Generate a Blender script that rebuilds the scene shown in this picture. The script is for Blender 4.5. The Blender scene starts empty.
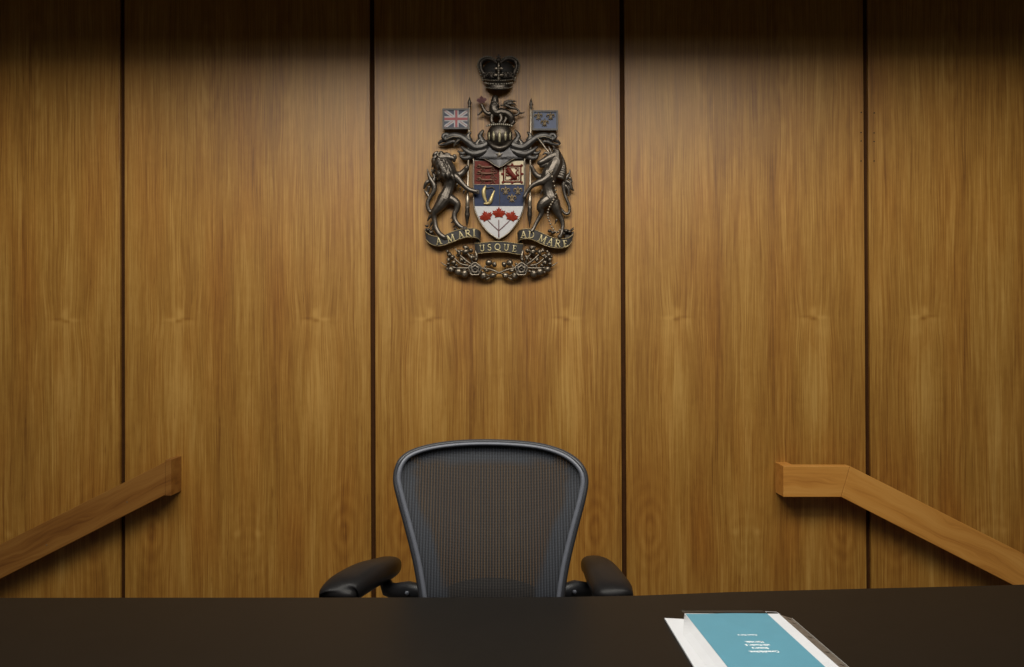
import bpy, bmesh, math, random
from mathutils import Vector, Matrix
random.seed(7)
W, H, F = 1024, 667, 820.0
scene = bpy.context.scene
COL = scene.collection
PI = math.pi

# ------------------------------------------------------------------ camera
CAM = Vector((0, -4.0, 1.35))
PITCH, ROLL = 0.0061, -0.0038
fwd = Vector((0, math.cos(PITCH), math.sin(PITCH)))
up0 = Vector((0, -math.sin(PITCH), math.cos(PITCH)))
rt0 = Vector((1, 0, 0))
RT = rt0 * math.cos(ROLL) + up0 * math.sin(ROLL)
UP = -rt0 * math.sin(ROLL) + up0 * math.cos(ROLL)
def ray(px, py):
    return (fwd + RT * ((px - W / 2) / F) + UP * ((H / 2 - py) / F))
def at_y(px, py, y):
    r = ray(px, py); return CAM + r * ((y - CAM.y) / r.y)
def at_z(px, py, z):
    r = ray(px, py); return CAM + r * ((z - CAM.z) / r.z)
PX = 4.0 / F                                 # one photo pixel on the wall plane, in metres
def E(px, py, d=0.0):                        # point on the wall, raised d "wall pixels" from it
    return at_y(px, py, -d * PX)
cam = bpy.data.objects.new('camera', bpy.data.cameras.new('camera'))
COL.objects.link(cam)
cam.data.sensor_width = 36; cam.data.lens = F * 36 / W
cam.matrix_world = Matrix(((RT.x, UP.x, -fwd.x, CAM.x), (RT.y, UP.y, -fwd.y, CAM.y), (RT.z, UP.z, -fwd.z, CAM.z), (0, 0, 0, 1)))
cam.data.clip_start = 0.05
scene.camera = cam

# ------------------------------------------------------------------ material helpers
class NT:
    def __init__(s, name):
        s.m = bpy.data.materials.new(name); s.m.use_nodes = True
        s.t = s.m.node_tree; s.t.nodes.clear()
        s.out = s.t.nodes.new('ShaderNodeOutputMaterial')
        s.b = s.t.nodes.new('ShaderNodeBsdfPrincipled')
        s.t.links.new(s.b.outputs[0], s.out.inputs[0])
    def n(s, typ, **kw):
        x = s.t.nodes.new(typ)
        for k, v in kw.items(): setattr(x, k, v)
        return x
    def put(s, sock, v):
        if isinstance(v, (int, float, tuple, list)): sock.default_value = v
        else: s.t.links.new(v, sock)
    def math(s, op, a, b=0.0, c=None, clamp=False):
        x = s.n('ShaderNodeMath', operation=op, use_clamp=clamp)
        s.put(x.inputs[0], a); s.put(x.inputs[1], b)
        if c is not None: s.put(x.inputs[2], c)
        return x.outputs[0]
    def obj(s):
        x = s.n('ShaderNodeTexCoord'); y = s.n('ShaderNodeSeparateXYZ')
        s.t.links.new(x.outputs['Object'], y.inputs[0]); return y.outputs
    def comb(s, a, b, c):
        x = s.n('ShaderNodeCombineXYZ')
        for i, v in enumerate((a, b, c)): s.put(x.inputs[i], v)
        return x.outputs[0]
    def noise(s, vec, scale=1.0, detail=2.0, rough=0.5, dist=0.0):
        x = s.n('ShaderNodeTexNoise'); s.put(x.inputs['Vector'], vec)
        x.inputs['Scale'].default_value = scale; x.inputs['Detail'].default_value = detail
        x.inputs['Roughness'].default_value = rough; x.inputs['Distortion'].default_value = dist
        return x.outputs[0]
    def ramp(s, f, stops, interp='LINEAR'):
        x = s.n('ShaderNodeValToRGB'); s.put(x.inputs[0], f); x.color_ramp.interpolation = interp
        e = x.color_ramp.elements
        while len(e) < len(stops): e.new(0.5)
        for i, (p, c) in enumerate(stops):
            e[i].position = p; e[i].color = (c[0], c[1], c[2], 1)
        return x.outputs[0]
    def mix(s, f, a, b, mode='MIX'):
        x = s.n('ShaderNodeMix', data_type='RGBA', blend_type=mode)
        s.put(x.inputs[0], f)
        s.put(x.inputs[6], a if not isinstance(a, tuple) else (*a[:3], 1)); s.put(x.inputs[7], b if not isinstance(b, tuple) else (*b[:3], 1))
        return x.outputs[2]
    def bump(s, h, strength, dist):
        x = s.n('ShaderNodeBump'); s.put(x.inputs['Height'], h)
        x.inputs['Strength'].default_value = strength; x.inputs['Distance'].default_value = dist
        s.t.links.new(x.outputs[0], s.b.inputs['Normal'])
    def set(s, **kw):
        for k, v in kw.items():
            s.put(s.b.inputs[k.replace('_', ' ')], (*v, 1) if isinstance(v, tuple) and len(v) == 3 else v)

def simple(name, col, rough=0.5, metal=0.0, var=0.12, vscale=40, bump=0.0, bscale=200, **kw):
    t = NT(name); o = t.n('ShaderNodeTexCoord').outputs['Object']
    n = t.noise(o, vscale, 3)
    a = tuple(c * (1 - var) for c in col); b = tuple(min(1, c * (1 + var)) for c in col)
    t.set(Base_Color=t.ramp(n, [(0.3, a), (0.7, b)]), Roughness=rough, Metallic=metal)
    if bump: t.bump(t.noise(o, bscale, 2), bump, 0.002)
    for k, v in kw.items(): t.set(**{k: v})
    return t.m

def panel_wood(name, seed):
    t = NT(name); x, y, z = t.obj()
    u = t.math('ABSOLUTE', x)
    M = t.math
    def gauss(uc, zc, su, sz):
        a = M('DIVIDE', M('SUBTRACT', u, uc), su); b = M('DIVIDE', M('SUBTRACT', z, zc), sz)
        return M('EXPONENT', M('MULTIPLY', M('ADD', M('MULTIPLY', a, a), M('MULTIPLY', b, b)), -1.0))
    side = M('MULTIPLY', M('SIGN', x), 0.06)
    w = M('ADD', side, seed * 0.17)
    wob = M('SUBTRACT', t.noise(t.comb(M('MULTIPLY', u, 5), w, M('MULTIPLY', z, 1.6)), 1, 2), 0.5)
    # the grain lines squeeze together at the knot level and spread above and below it
    k1 = gauss(0.336, 1.437, 0.10, 0.10)
    k2 = gauss(0.06, 0.41, 0.05, 0.07)
    pinch = M('MULTIPLY', M('SUBTRACT', u, 0.336), M('MULTIPLY', k1, 0.16))
    u2 = M('ADD', M('ADD', u, pinch), M('MULTIPLY', wob, 0.035))
    broad = t.noise(t.comb(M('MULTIPLY', u2, 9), w, M('MULTIPLY', z, 0.9)), 1, 3, 0.55)
    mid = t.noise(t.comb(M('MULTIPLY', u2, 42), w, M('MULTIPLY', z, 1.7)), 1, 4, 0.6)
    fine = t.noise(t.comb(M('MULTIPLY', u2, 190), M('MULTIPLY', w, 9), M('MULTIPLY', z, 3)), 1, 3, 0.6)
    cross = t.noise(t.comb(M('MULTIPLY', u, 22), w, M('MULTIPLY', z, 16)), 1, 2, 0.5, 1.0)
    # cathedral arches
    def arches(uc, zc, a, b, fr):
        p = M('DIVIDE', M('SUBTRACT', u, uc), a); q = M('DIVIDE', M('SUBTRACT', z, zc), b)
        r = M('SQRT', M('ADD', M('MULTIPLY', p, p), M('MULTIPLY', q, q)))
        r2 = M('ADD', r, M('MULTIPLY', wob, 0.8))
        s = M('SINE', M('MULTIPLY', r2, fr))
        mask = M('EXPONENT', M('MULTIPLY', M('MULTIPLY', r, r), -1.0))
        return M('MULTIPLY', s, mask)
    ca = arches(0.47, 0.42, 0.10, 0.20, 16)
    cb = arches(0.19, 2.70, 0.07, 0.30, 14)
    cc = arches(0.02, 0.35, 0.10, 0.16, 15)
    v = M('MULTIPLY', broad, 0.27)
    v = M('ADD', v, M('MULTIPLY', mid, 0.27))
    v = M('ADD', v, M('MULTIPLY', fine, 0.46))
    v = M('ADD', v, M('MULTIPLY', M('SUBTRACT', cross, 0.5), 0.07))
    v = M('ADD', v, M('MULTIPLY', M('ADD', M('ADD', ca, cb), M('MULTIPLY', cc, .5)), 0.038))
    # bright flame streaks through the knot and down the book-match joint
    for uc, zc, su, sz, amp in ((0.336, 1.12, .040, .26, .10), (0.30, 1.05, .02, .22, .06), (0.385, 1.08, .02, .2, .05), (0.336, 1.40, .11, .06, .05), (0.0, 1.62, .030, .40, .13), (0.05, 1.55, .014, .3, .07), (0.0, 0.95, .03, .30, .08), (0.34, 1.75, .03, .25, .05), (0.17, 1.0, .02, .4, .05), (0.50, 0.9, .02, .3, .05),
                                (0.12, 1.75, .06, .5, -.02), (0.31, 0.3, .025, .22, .12), (0.12, 0.3, .02, .2, .05), (.055, 0.405, .018, .016, .07), (.33, 1.475, .016, .03, .12), (.37, 1.447, .03, .010, .10), (.29, 1.435, .03, .02, .05),
                                (0.21, 1.9, .05, .5, .03), (0.30, 2.1, .05, .7, .03), (.50, 1.2, .05, .6, -.03), (.2, .7, .09, .3, -.02)):
        v = M('ADD', v, M('MULTIPLY', gauss(uc, zc, su, sz), amp))
    # small knot: short dark dash with bright side
    v = M('SUBTRACT', v, M('MULTIPLY', gauss(0.336, 1.442, 0.018, 0.009), 0.16))
    v = M('SUBTRACT', v, M('MULTIPLY', gauss(0.296, 1.452, 0.030, 0.007), 0.09))
    # pores: short dark dashes
    pore = t.noise(t.comb(M('MULTIPLY', u2, 170), M('ADD', w, 3.0), M('MULTIPLY', z, 9)), 1, 1, 0.5)
    pf = M('MULTIPLY', M('SUBTRACT', pore, 0.70), 6.0, clamp=True)
    v = M('SUBTRACT', v, M('MULTIPLY', pf, 0.16))
    col = t.ramp(v, [(0.31, (0.155, 0.055, 0.005)), (0.43, (0.275, 0.118, 0.013)), (0.53, (0.375, 0.181, 0.026)), (0.67, (0.52, 0.290, 0.066))])
    red = M('ADD', M('MULTIPLY', gauss(0.20, 0.38, 0.08, 0.26), 0.5), M('MULTIPLY', gauss(0.47, 0.55, 0.08, 0.35), 0.45))
    red = M('ADD', red, M('MULTIPLY', gauss(0.14, 1.65, 0.06, 0.35), 0.3))
    red = M('ADD', red, M('MULTIPLY', M('SUBTRACT', t.noise(t.comb(M('MULTIPLY', u, 7), M('ADD', w, 6), M('MULTIPLY', z, 1.4)), 1, 2), 0.45), 1.2), clamp=True)
    col = t.mix(red, col, t.mix(1.0, col, (1.0, 0.80, 0.55), 'MULTIPLY'))
    t.set(Base_Color=col, Roughness=M('ADD', 0.38, M('MULTIPLY', fine, 0.14)))
    t.b.inputs['Specular IOR Level'].default_value = 0.72
    t.bump(M('ADD', M('MULTIPLY', fine, 0.5), mid), 0.06, 0.002)
    return t.m

def rail_wood(name, slope, c0, c1, c2):
    t = NT(name); x, y, z = t.obj(); M = t.math
    c, s = math.cos(slope), math.sin(slope)
    l = M('ADD', M('MULTIPLY', x, c), M('MULTIPLY', z, s)); h = M('SUBTRACT', M('MULTIPLY', z, c), M('MULTIPLY', x, s))
    wob = M('MULTIPLY', M('SUBTRACT', t.noise(t.comb(M('MULTIPLY', l, 3), y, M('MULTIPLY', h, 9)), 1, 2), .5), .10)
    h2 = M('ADD', h, wob)
    a = t.noise(t.comb(M('MULTIPLY', l, 1.2), M('MULTIPLY', y, 12), M('MULTIPLY', h2, 26)), 1, 4, 0.55)
    b = t.noise(t.comb(M('MULTIPLY', l, 7), M('MULTIPLY', y, 90), M('MULTIPLY', h2, 260)), 1, 3, 0.6)
    v = M('ADD', M('MULTIPLY', a, .75), M('MULTIPLY', b, .25))
    t.set(Base_Color=t.ramp(v, [(.30, c0), (.46, c1), (.70, c2)]), Roughness=0.42)
    t.bump(b, 0.05, 0.001)
    return t.m

M = {}
M['gap'] = simple('dark_gap_strip', (0.055, 0.021, 0.006), 0.7, Specular_IOR_Level=0.1)
M['screw'] = simple('dark_screw', (0.03, 0.018, 0.01), 0.5, 0.3)
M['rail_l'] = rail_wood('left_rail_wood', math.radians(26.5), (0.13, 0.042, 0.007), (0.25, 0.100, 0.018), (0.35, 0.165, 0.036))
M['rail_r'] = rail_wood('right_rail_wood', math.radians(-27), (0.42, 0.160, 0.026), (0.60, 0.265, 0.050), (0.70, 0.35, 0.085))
M['rail_r2'] = rail_wood('right_rail_wood_level', 0.0, (0.42, 0.160, 0.026), (0.60, 0.265, 0.050), (0.70, 0.35, 0.085))
M['desk'] = simple('dark_laminate', (0.0065, 0.0052, 0.004), 0.45, 0, 0.10, 25, 0.04, 300, Specular_IOR_Level=0.25)
M['plaster'] = simple('plaster', (0.27, 0.265, 0.25), 0.9)
M['carpet'] = simple('carpet', (0.08, 0.07, 0.06), 0.95, 0, .3, 300, .5, 900)
M['bronze'] = simple('dark_bronze', (0.10, 0.084, 0.069), 0.42, 0.9, 0.30, 60, 0.35, 110)
M['pearl'] = simple('pearl_bronze', (0.36, 0.32, 0.25), 0.4, 0.4, 0.1, 60)
M['bronze_hi'] = simple('worn_bronze', (0.30, 0.25, 0.19), 0.36, 0.8, 0.25, 60, 0.08, 300)
M['gold'] = simple('old_gold', (0.56, 0.44, 0.20), 0.42, 0.45, 0.15, 80)
M['visor'] = simple('visor_gold', (0.42, 0.37, 0.23), 0.45, 0.4, 0.15, 90)
M['lion_brown'] = simple('lion_brown', (0.16, 0.075, 0.045), 0.45, 0.3, 0.2, 90)
M['gold_dark'] = simple('dull_gold', (0.23, 0.17, 0.10), 0.45, 0.5, 0.2, 90)
M['red'] = simple('enamel_red', (0.135, 0.022, 0.014), 0.45, 0, 0.2, 90, Specular_IOR_Level=0.15)
M['leafred'] = simple('leaf_red', (0.27, 0.032, 0.016), 0.4, 0, 0.2, 60, Specular_IOR_Level=0.15)
M['blue'] = simple('enamel_blue', (0.038, 0.048, 0.092), 0.5, 0, 0.1, 90, Specular_IOR_Level=0.15)
M['flagblue'] = simple('banner_blue', (0.075, 0.095, 0.165), 0.5, 0, 0.1, 90)
M['navy'] = simple('banner_navy', (0.03, 0.035, 0.07), 0.5, 0, 0.1, 90)
M['white'] = simple('enamel_white', (0.55, 0.54, 0.54), 0.45, 0, 0.05, 90)
M['cream'] = simple('enamel_cream', (0.62, 0.52, 0.33), 0.45, 0, 0.08, 90)
M['bronze_gorget'] = simple('steel_bronze', (0.14, 0.133, 0.132), 0.36, 0.9, 0.15, 60)
M['bronze_grey'] = simple('grey_bronze', (0.10, 0.092, 0.085), 0.45, 0.85, 0.2, 60, 0.3, 110)
M['bronze_beast'] = simple('beast_bronze', (0.135, 0.115, 0.096), 0.42, 0.9, 0.25, 50, 0.45, 110)
M['bronze_flower'] = simple('flower_bronze', (0.19, 0.155, 0.115), 0.36, 0.85, 0.3, 60, 0.3, 150)
M['ribbon'] = simple('ribbon_bronze', (0.055, 0.050, 0.046), 0.42, 0.4, 0.2, 60)
M['gold_edge'] = simple('ribbon_edge_gold', (0.27, 0.20, 0.10), 0.4, 0.5, 0.2, 90)
M['gold_bright'] = simple('letter_gold', (0.60, 0.50, 0.27), 0.4, 0.3, 0.1, 90)
M['crown_cap'] = simple('crown_cap', (0.028, 0.024, 0.020), 0.6, 0.3, 0.2, 60)
M['plastic_strip'] = simple('frosted_plastic_strip', (0.14, 0.125, 0.108), 0.3, 0, 0.35, 120)
M['stem'] = simple('stem_maroon', (0.16, 0.07, 0.07), 0.5)

# ------------------------------------------------------------------ mesh helpers
ORG = {}
def build(name, bm, mats, parent=None, origin=None, smooth=True, weld=False):
    """link a bmesh given in world coordinates as one object"""
    if not isinstance(mats, (list, tuple)): mats = [mats]
    o0 = Vector(origin) if origin is not None else (ORG[parent.name].copy() if parent else Vector((0, 0, 0)))
    if weld: bmesh.ops.remove_doubles(bm, verts=bm.verts, dist=1e-5)
    bmesh.ops.translate(bm, verts=bm.verts, vec=-o0)
    bmesh.ops.recalc_face_normals(bm, faces=bm.faces)
    me = bpy.data.meshes.new(name); bm.to_mesh(me); bm.free()
    for m in mats: me.materials.append(m)
    if smooth:
        for p in me.polygons: p.use_smooth = True
    ob = bpy.data.objects.new(name, me); COL.objects.link(ob)
    ORG[ob.name] = o0
    if parent: ob.parent = parent; ob.location = o0 - ORG[parent.name]
    else: ob.location = o0
    return ob
def empty(name, loc):
    o = bpy.data.objects.new(name, None); COL.objects.link(o); o.location = loc; o.empty_display_size = 0.05
    ORG[o.name] = Vector(loc); return o
def tag(o, label, cat, group=None, kind=None):
    o['label'] = label; o['category'] = cat
    if group: o['group'] = group
    if kind: o['kind'] = kind
    return o
def structure(o): o['kind'] = 'structure'; return o
def bevel(o, w, seg=2, ang=30):
    m = o.modifiers.new('bevel', 'BEVEL'); m.width = w; m.segments = seg; m.limit_method = 'ANGLE'; m.angle_limit = math.radians(ang)
    m.harden_normals = False
    return o
def box(bm, a, b, mi=0):
    x0, y0, z0 = (min(a[i], b[i]) for i in range(3)); x1, y1, z1 = (max(a[i], b[i]) for i in range(3))
    v = [bm.verts.new(p) for p in ((x0,y0,z0),(x1,y0,z0),(x1,y1,z0),(x0,y1,z0),(x0,y0,z1),(x1,y0,z1),(x1,y1,z1),(x0,y1,z1))]
    for f in ((0,3,2,1),(4,5,6,7),(0,1,5,4),(1,2,6,5),(2,3,7,6),(3,0,4,7)):
        fc = bm.faces.new([v[i] for i in f]); fc.material_index = mi
def prism(bm, front, back, mi=0):
    """solid between two matching loops of points"""
    a = [bm.verts.new(p) for p in front]; b = [bm.verts.new(p) for p in back]; n = len(a)
    fs = [bm.faces.new(a), bm.faces.new(b[::-1])]
    for i in range(n): fs.append(bm.faces.new((a[i], b[i], b[(i+1) % n], a[(i+1) % n])))
    for f in fs: f.material_index = mi
def cr(P, n=6, closed=False):
    """Catmull-Rom through tuples"""
    P = [tuple(p) for p in P]; out = []; N = len(P)
    if N < 3 and not closed:
        return [tuple(P[0][k] + (P[1][k]-P[0][k])*i/n for k in range(len(P[0]))) for i in range(n+1)]
    rng = range(N if closed else N-1)
    for i in rng:
        if closed: p0, p1, p2, p3 = P[i-1], P[i], P[(i+1)%N], P[(i+2)%N]
        else: p0, p1, p2, p3 = P[max(i-1,0)], P[i], P[i+1], P[min(i+2,N-1)]
        for j in range(n):
            t = j/n
            out.append(tuple(0.5*((2*b)+(-a+c)*t+(2*a-5*b+4*c-d)*t*t+(-a+3*b-3*c+d)*t**3) for a,b,c,d in zip(p0,p1,p2,p3)))
    if not closed: out.append(P[-1])
    return out
def sweep(bm, pts, radii, seg=10, closed=False, flat=1.0, updir=Vector((0,-1,0)), cap=True, mi=0):
    """tube through 3-D points; flat scales the radius along updir"""
    n = len(pts); rings = []
    pts = [Vector(p) for p in pts]
    for i, p in enumerate(pts):
        t = (pts[(i+1) % n] - pts[i-1]) if closed else (pts[min(i+1,n-1)] - pts[max(i-1,0)])
        if t.length < 1e-9: t = Vector((0,0,1))
        t.normalize(); s = t.cross(updir)
        if s.length < 1e-3: s = t.cross(Vector((1,0,0)))
        s.normalize(); q = s.cross(t).normalized()
        r = radii[i] if hasattr(radii, '__len__') else radii
        rings.append([bm.verts.new(p + s*(math.cos(2*PI*k/seg)*r) + q*(math.sin(2*PI*k/seg)*r*flat)) for k in range(seg)])
    for i in range(n if closed else n-1):
        a, b = rings[i], rings[(i+1) % n]
        for k in range(seg):
            f = bm.faces.new((a[k], a[(k+1)%seg], b[(k+1)%seg], b[k])); f.material_index = mi
    if not closed and cap:
        for rg, i, j in ((rings[0], 0, 1), (rings[-1], n-1, n-2)):
            r = radii[i] if hasattr(radii, '__len__') else radii
            d = (pts[i]-pts[j]); d = d.normalized() if d.length > 1e-9 else Vector((0,0,1))
            mid = [bm.verts.new(pts[i] + (v.co-pts[i])*0.7 + d*r*0.6) for v in rg]
            tip = bm.verts.new(pts[i] + d*r*0.9)
            for k in range(seg):
                f1 = bm.faces.new((rg[k], rg[(k+1)%seg], mid[(k+1)%seg], mid[k])); f2 = bm.faces.new((mid[k], mid[(k+1)%seg], tip))
                f1.material_index = f2.material_index = mi
KR = 1.0
def etube(bm, P, seg=8, n=5, flat=1.0, mi=0, closed=False):
    """tube given in photo pixels on the wall: (px, py, depth, radius)"""
    Q = cr(P, n, closed)
    sweep(bm, [E(q[0], q[1], q[2]) for q in Q], [max(0.05, q[3]) * KR * PX for q in Q], seg, closed, flat, mi=mi)
def ball(bm, c, r, mi=0, seg=12, rings=8, rot=0.0):
    """ellipsoid, c world, r = (rx, ry, rz)"""
    m = Matrix.Translation(c) @ Matrix.Rotation(rot, 4, 'Y') @ Matrix.Diagonal((*r, 1))
    d = bmesh.ops.create_uvsphere(bm, u_segments=seg, v_segments=rings, radius=1.0, matrix=m)
    for v in d['verts']:
        for f in v.link_faces: f.material_index = mi
def eball(bm, px, py, d, rx, rz, ry=None, mi=0, rot=0.0, seg=12, rings=8):
    ball(bm, E(px, py, d), (rx*PX, (ry if ry is not None else min(rx, rz))*PX, rz*PX), mi, seg, rings, rot)
def plate(bm, P, d0, d1, mi=0, ridge=0.0, side=None):
    """raised plate with an outline in photo pixels, from depth d0 to d1; ridge lifts its middle"""
    a = [bm.verts.new(E(x, y, d1)) for x, y in P]; b = [bm.verts.new(E(x, y, d0)) for x, y in P]; n = len(P)
    cx = sum(p[0] for p in P)/n; cy = sum(p[1] for p in P)/n
    fs = []
    if ridge:
        c = bm.verts.new(E(cx, cy, d1+ridge))
        for i in range(n): fs.append(bm.faces.new((a[i], a[(i+1)%n], c)))
    else: fs.append(bm.faces.new(a))
    fs.append(bm.faces.new(b[::-1]))
    for f in fs: f.material_index = mi
    for i in range(n):
        f = bm.faces.new((a[i], b[i], b[(i+1)%n], a[(i+1)%n])); f.material_index = mi if side is None else side
def remesh(o, vox=0.0016, sm=3):
    m = o.modifiers.new('join', 'REMESH'); m.mode = 'VOXEL'; m.voxel_size = vox; m.use_smooth_shade = True
    s = o.modifiers.new('soften', 'SMOOTH'); s.iterations = sm; s.factor = 0.5
    return o

# ------------------------------------------------------------------ the room
FLOOR = -0.51
bm = bmesh.new(); box(bm, (-4.6, -7.2, FLOOR-0.1), (4.6, 0.2, FLOOR)); fl = structure(build('floor', bm, M['carpet'], smooth=False))
bm = bmesh.new(); box(bm, (-4.6, -7.2, 4.2), (4.6, 0.2, 4.3)); structure(build('ceiling', bm, M['plaster'], smooth=False))
bm = bmesh.new(); box(bm, (-4.7, -7.2, FLOOR), (-4.6, 0.2, 4.2)); structure(build('wall_left', bm, M['plaster'], smooth=False))
bm = bmesh.new(); box(bm, (4.6, -7.2, FLOOR), (4.7, 0.2, 4.2)); structure(build('wall_right', bm, M['plaster'], smooth=False))
bm = bmesh.new(); box(bm, (-4.6, -7.3, FLOOR), (4.6, -7.2, 4.2)); structure(build('wall_front', bm, M['plaster'], smooth=False))
# the panelled wall: dark backing with tall veneer panels standing 16 mm proud of it
bm = bmesh.new(); box(bm, (-4.6, 0.016, FLOOR), (4.6, 0.2, 4.2)); wb = structure(build('wall_back', bm, M['gap'], smooth=False))
gaps = [at_y(122.4, 333, 0).x, at_y(372.8, 333, 0).x, at_y(623.3, 333, 0).x, at_y(867.3, 333, 0).x]
step = 1.22
edges = [gaps[0]-3*step, gaps[0]-2*step, gaps[0]-step] + gaps + [gaps[3]+step, gaps[3]+2*step, gaps[3]+3*step]
edges = [e for e in edges if abs(e) < 4.59]; edges = [-4.6] + edges + [4.6]
screws = [(861.2,112.5),(874.2,113),(861,132.5),(874,133),(861,141),(874,141.5),(861,161),(874,161)]
hg = 0.0115
for i in range(len(edges)-1):
    x0, x1 = edges[i]+hg, edges[i+1]-hg
    cx = (x0+x1)/2
    if i == 0: cx = edges[1]-step/2
    if i == len(edges)-2: cx = edges[-2]+step/2
    bm = bmesh.new(); box(bm, (x0, 0, FLOOR), (x1, 0.016, 4.2))
    p = bevel(build('wood_panel', bm, panel_wood('panel_veneer', i), wb, origin=(cx, 0, 0), smooth=False), 0.0012, 2)
    for sx, sy in screws:
        c = E(sx, sy, 0)
        if x0 < c.x < x1:
            bm = bmesh.new()
            bmesh.ops.create_cone(bm, cap_ends=True, segments=12, radius1=0.0034, radius2=0.0034, depth=0.003, matrix=Matrix.Translation(c) @ Matrix.Rotation(PI/2, 4, 'X'))
            build('screw_head', bm, M['screw'], p, smooth=False)

# unseen baffle board hung from the ceiling, placed to shade the panelled wall's top
BAFFLE_Y, BAFFLE_Z = -1.02, 2.985
bm = bmesh.new(); box(bm, (-4.6, BAFFLE_Y, BAFFLE_Z), (4.6, BAFFLE_Y+0.04, 4.2)); structure(build('light_baffle', bm, M['plaster'], smooth=False))

# platform behind the bench with steps down on both sides
bm = bmesh.new(); box(bm, (-1.78, -3.05, FLOOR), (1.78, 0, 0)); structure(build('floor_platform', bm, M['carpet'], smooth=False))
for s, nm in ((-1, 'left'), (1, 'right')):
    bm = bmesh.new()
    for k in range(2):
        box(bm, (s*(1.78+0.334*k), -1.15, FLOOR), (s*(1.78+0.334*(k+1)), 0, -0.17*(k+1)))
    st = build('stairs', bm, M['carpet'], smooth=False)
    structure(st); st.name = 'floor_steps_' + nm

# ------------------------------------------------------------------ handrails
def rail_poly(bm, P, yf, yb):
    prism(bm, [at_y(x, y, yf) for x, y in P], [Vector((q.x, yb, q.z)) for q in (at_y(x, y, yf) for x, y in P)])
YF = -0.118
# right: level part, then the slope
o = at_y(845, 480, YF); hr = empty('handrail', (o.x, 0, o.z))
tag(hr, 'light orange wooden handrail, level then sloping down to the right, right of the chair', 'handrail', 'handrails on the panelled wall')
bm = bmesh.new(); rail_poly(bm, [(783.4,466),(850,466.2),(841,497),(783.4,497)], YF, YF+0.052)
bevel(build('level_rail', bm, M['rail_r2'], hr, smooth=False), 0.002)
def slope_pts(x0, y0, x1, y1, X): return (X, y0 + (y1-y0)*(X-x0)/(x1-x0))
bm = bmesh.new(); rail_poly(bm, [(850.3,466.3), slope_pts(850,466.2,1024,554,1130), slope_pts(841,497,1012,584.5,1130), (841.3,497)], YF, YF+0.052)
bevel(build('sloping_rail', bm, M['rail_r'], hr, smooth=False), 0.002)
a = at_y(783.4, 466, YF); b = at_y(783.4, 497, YF)
bm = bmesh.new(); box(bm, (a.x, YF+0.0525, b.z), (a.x+0.055, 0, a.z)); build('wall_return', bm, M['rail_r2'], hr, smooth=False)
# left
o = at_y(100, 510, YF); hl = empty('handrail', (o.x, 0, o.z))
tag(hl, 'darker brown wooden handrail sloping down to the left edge, square end cap', 'handrail', 'handrails on the panelled wall')
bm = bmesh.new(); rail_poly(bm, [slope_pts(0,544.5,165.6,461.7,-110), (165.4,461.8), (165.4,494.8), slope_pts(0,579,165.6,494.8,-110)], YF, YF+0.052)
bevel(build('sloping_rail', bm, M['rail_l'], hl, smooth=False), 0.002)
a = at_y(165.6, 459.6, YF); b = at_y(171.4, 495.6, YF)
bm = bmesh.new(); box(bm, (a.x, YF-0.003, b.z), (b.x, 0, a.z)); bevel(build('end_cap', bm, M['rail_l'], hl, smooth=False), 0.0015)
for px, py in ((46.5, 545), (127, 502)):
    c = at_y(px, py, YF)
    bm = bmesh.new(); bmesh.ops.create_cone(bm, cap_ends=True, segments=12, radius1=0.004, radius2=0.003, depth=0.003, matrix=Matrix.Translation(c) @ Matrix.Rotation(PI/2, 4, 'X'))
    build('screw_head', bm, M['gold_dark'], hl, smooth=False)
# rail end brackets far outside the frame carry both rails
for root, px, py in ((hr, 1085, 600), (hl, -60, 592)):
    c = at_y(px, py, YF)
    bm = bmesh.new(); box(bm, (c.x-.03, YF+0.0525, c.z-.02), (c.x+.03, 0, c.z+.03)); build('bracket', bm, M['gap'], root, smooth=False)

# ------------------------------------------------------------------ bench
DT = 0.74
rear = [at_z(x, y, DT) for x, y in ((-40,597.5),(150,597.3),(330,597.2),(500,597),(570,596.6),(640,595.2),(730,591.7),(860,588.4),(970,585.8),(1060,583.2))]
rear = [Vector((-1.62, rear[0].y, DT))] + rear + [Vector((1.66, rear[-1].y + (1.66-rear[-1].x)*0.04, DT))]
top = rear + [Vector((1.66, -2.96, DT)), Vector((-1.62, -2.96, DT))]
bench = empty('judges_bench', (0, -2.5, 0))
tag(bench, 'long dark brown bench top across the bottom of the picture, in front of the chair', 'desk')
bm = bmesh.new(); prism(bm, top, [p - Vector((0,0,0.04)) for p in top]); bevel(build('bench_top', bm, M['desk'], bench, smooth=False), 0.0025, 2, 50)
bm = bmesh.new(); box(bm, (-1.56, -2.90, 0), (1.60, -2.86, 0.70)); build('front_panel', bm, M['desk'], bench, smooth=False)
for x in (-1.56, 1.56):
    bm = bmesh.new(); box(bm, (x, -2.86, 0), (x+0.04, -2.16, 0.70)); build('side_panel', bm, M['desk'], bench, smooth=False)

exec_parts = True
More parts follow.
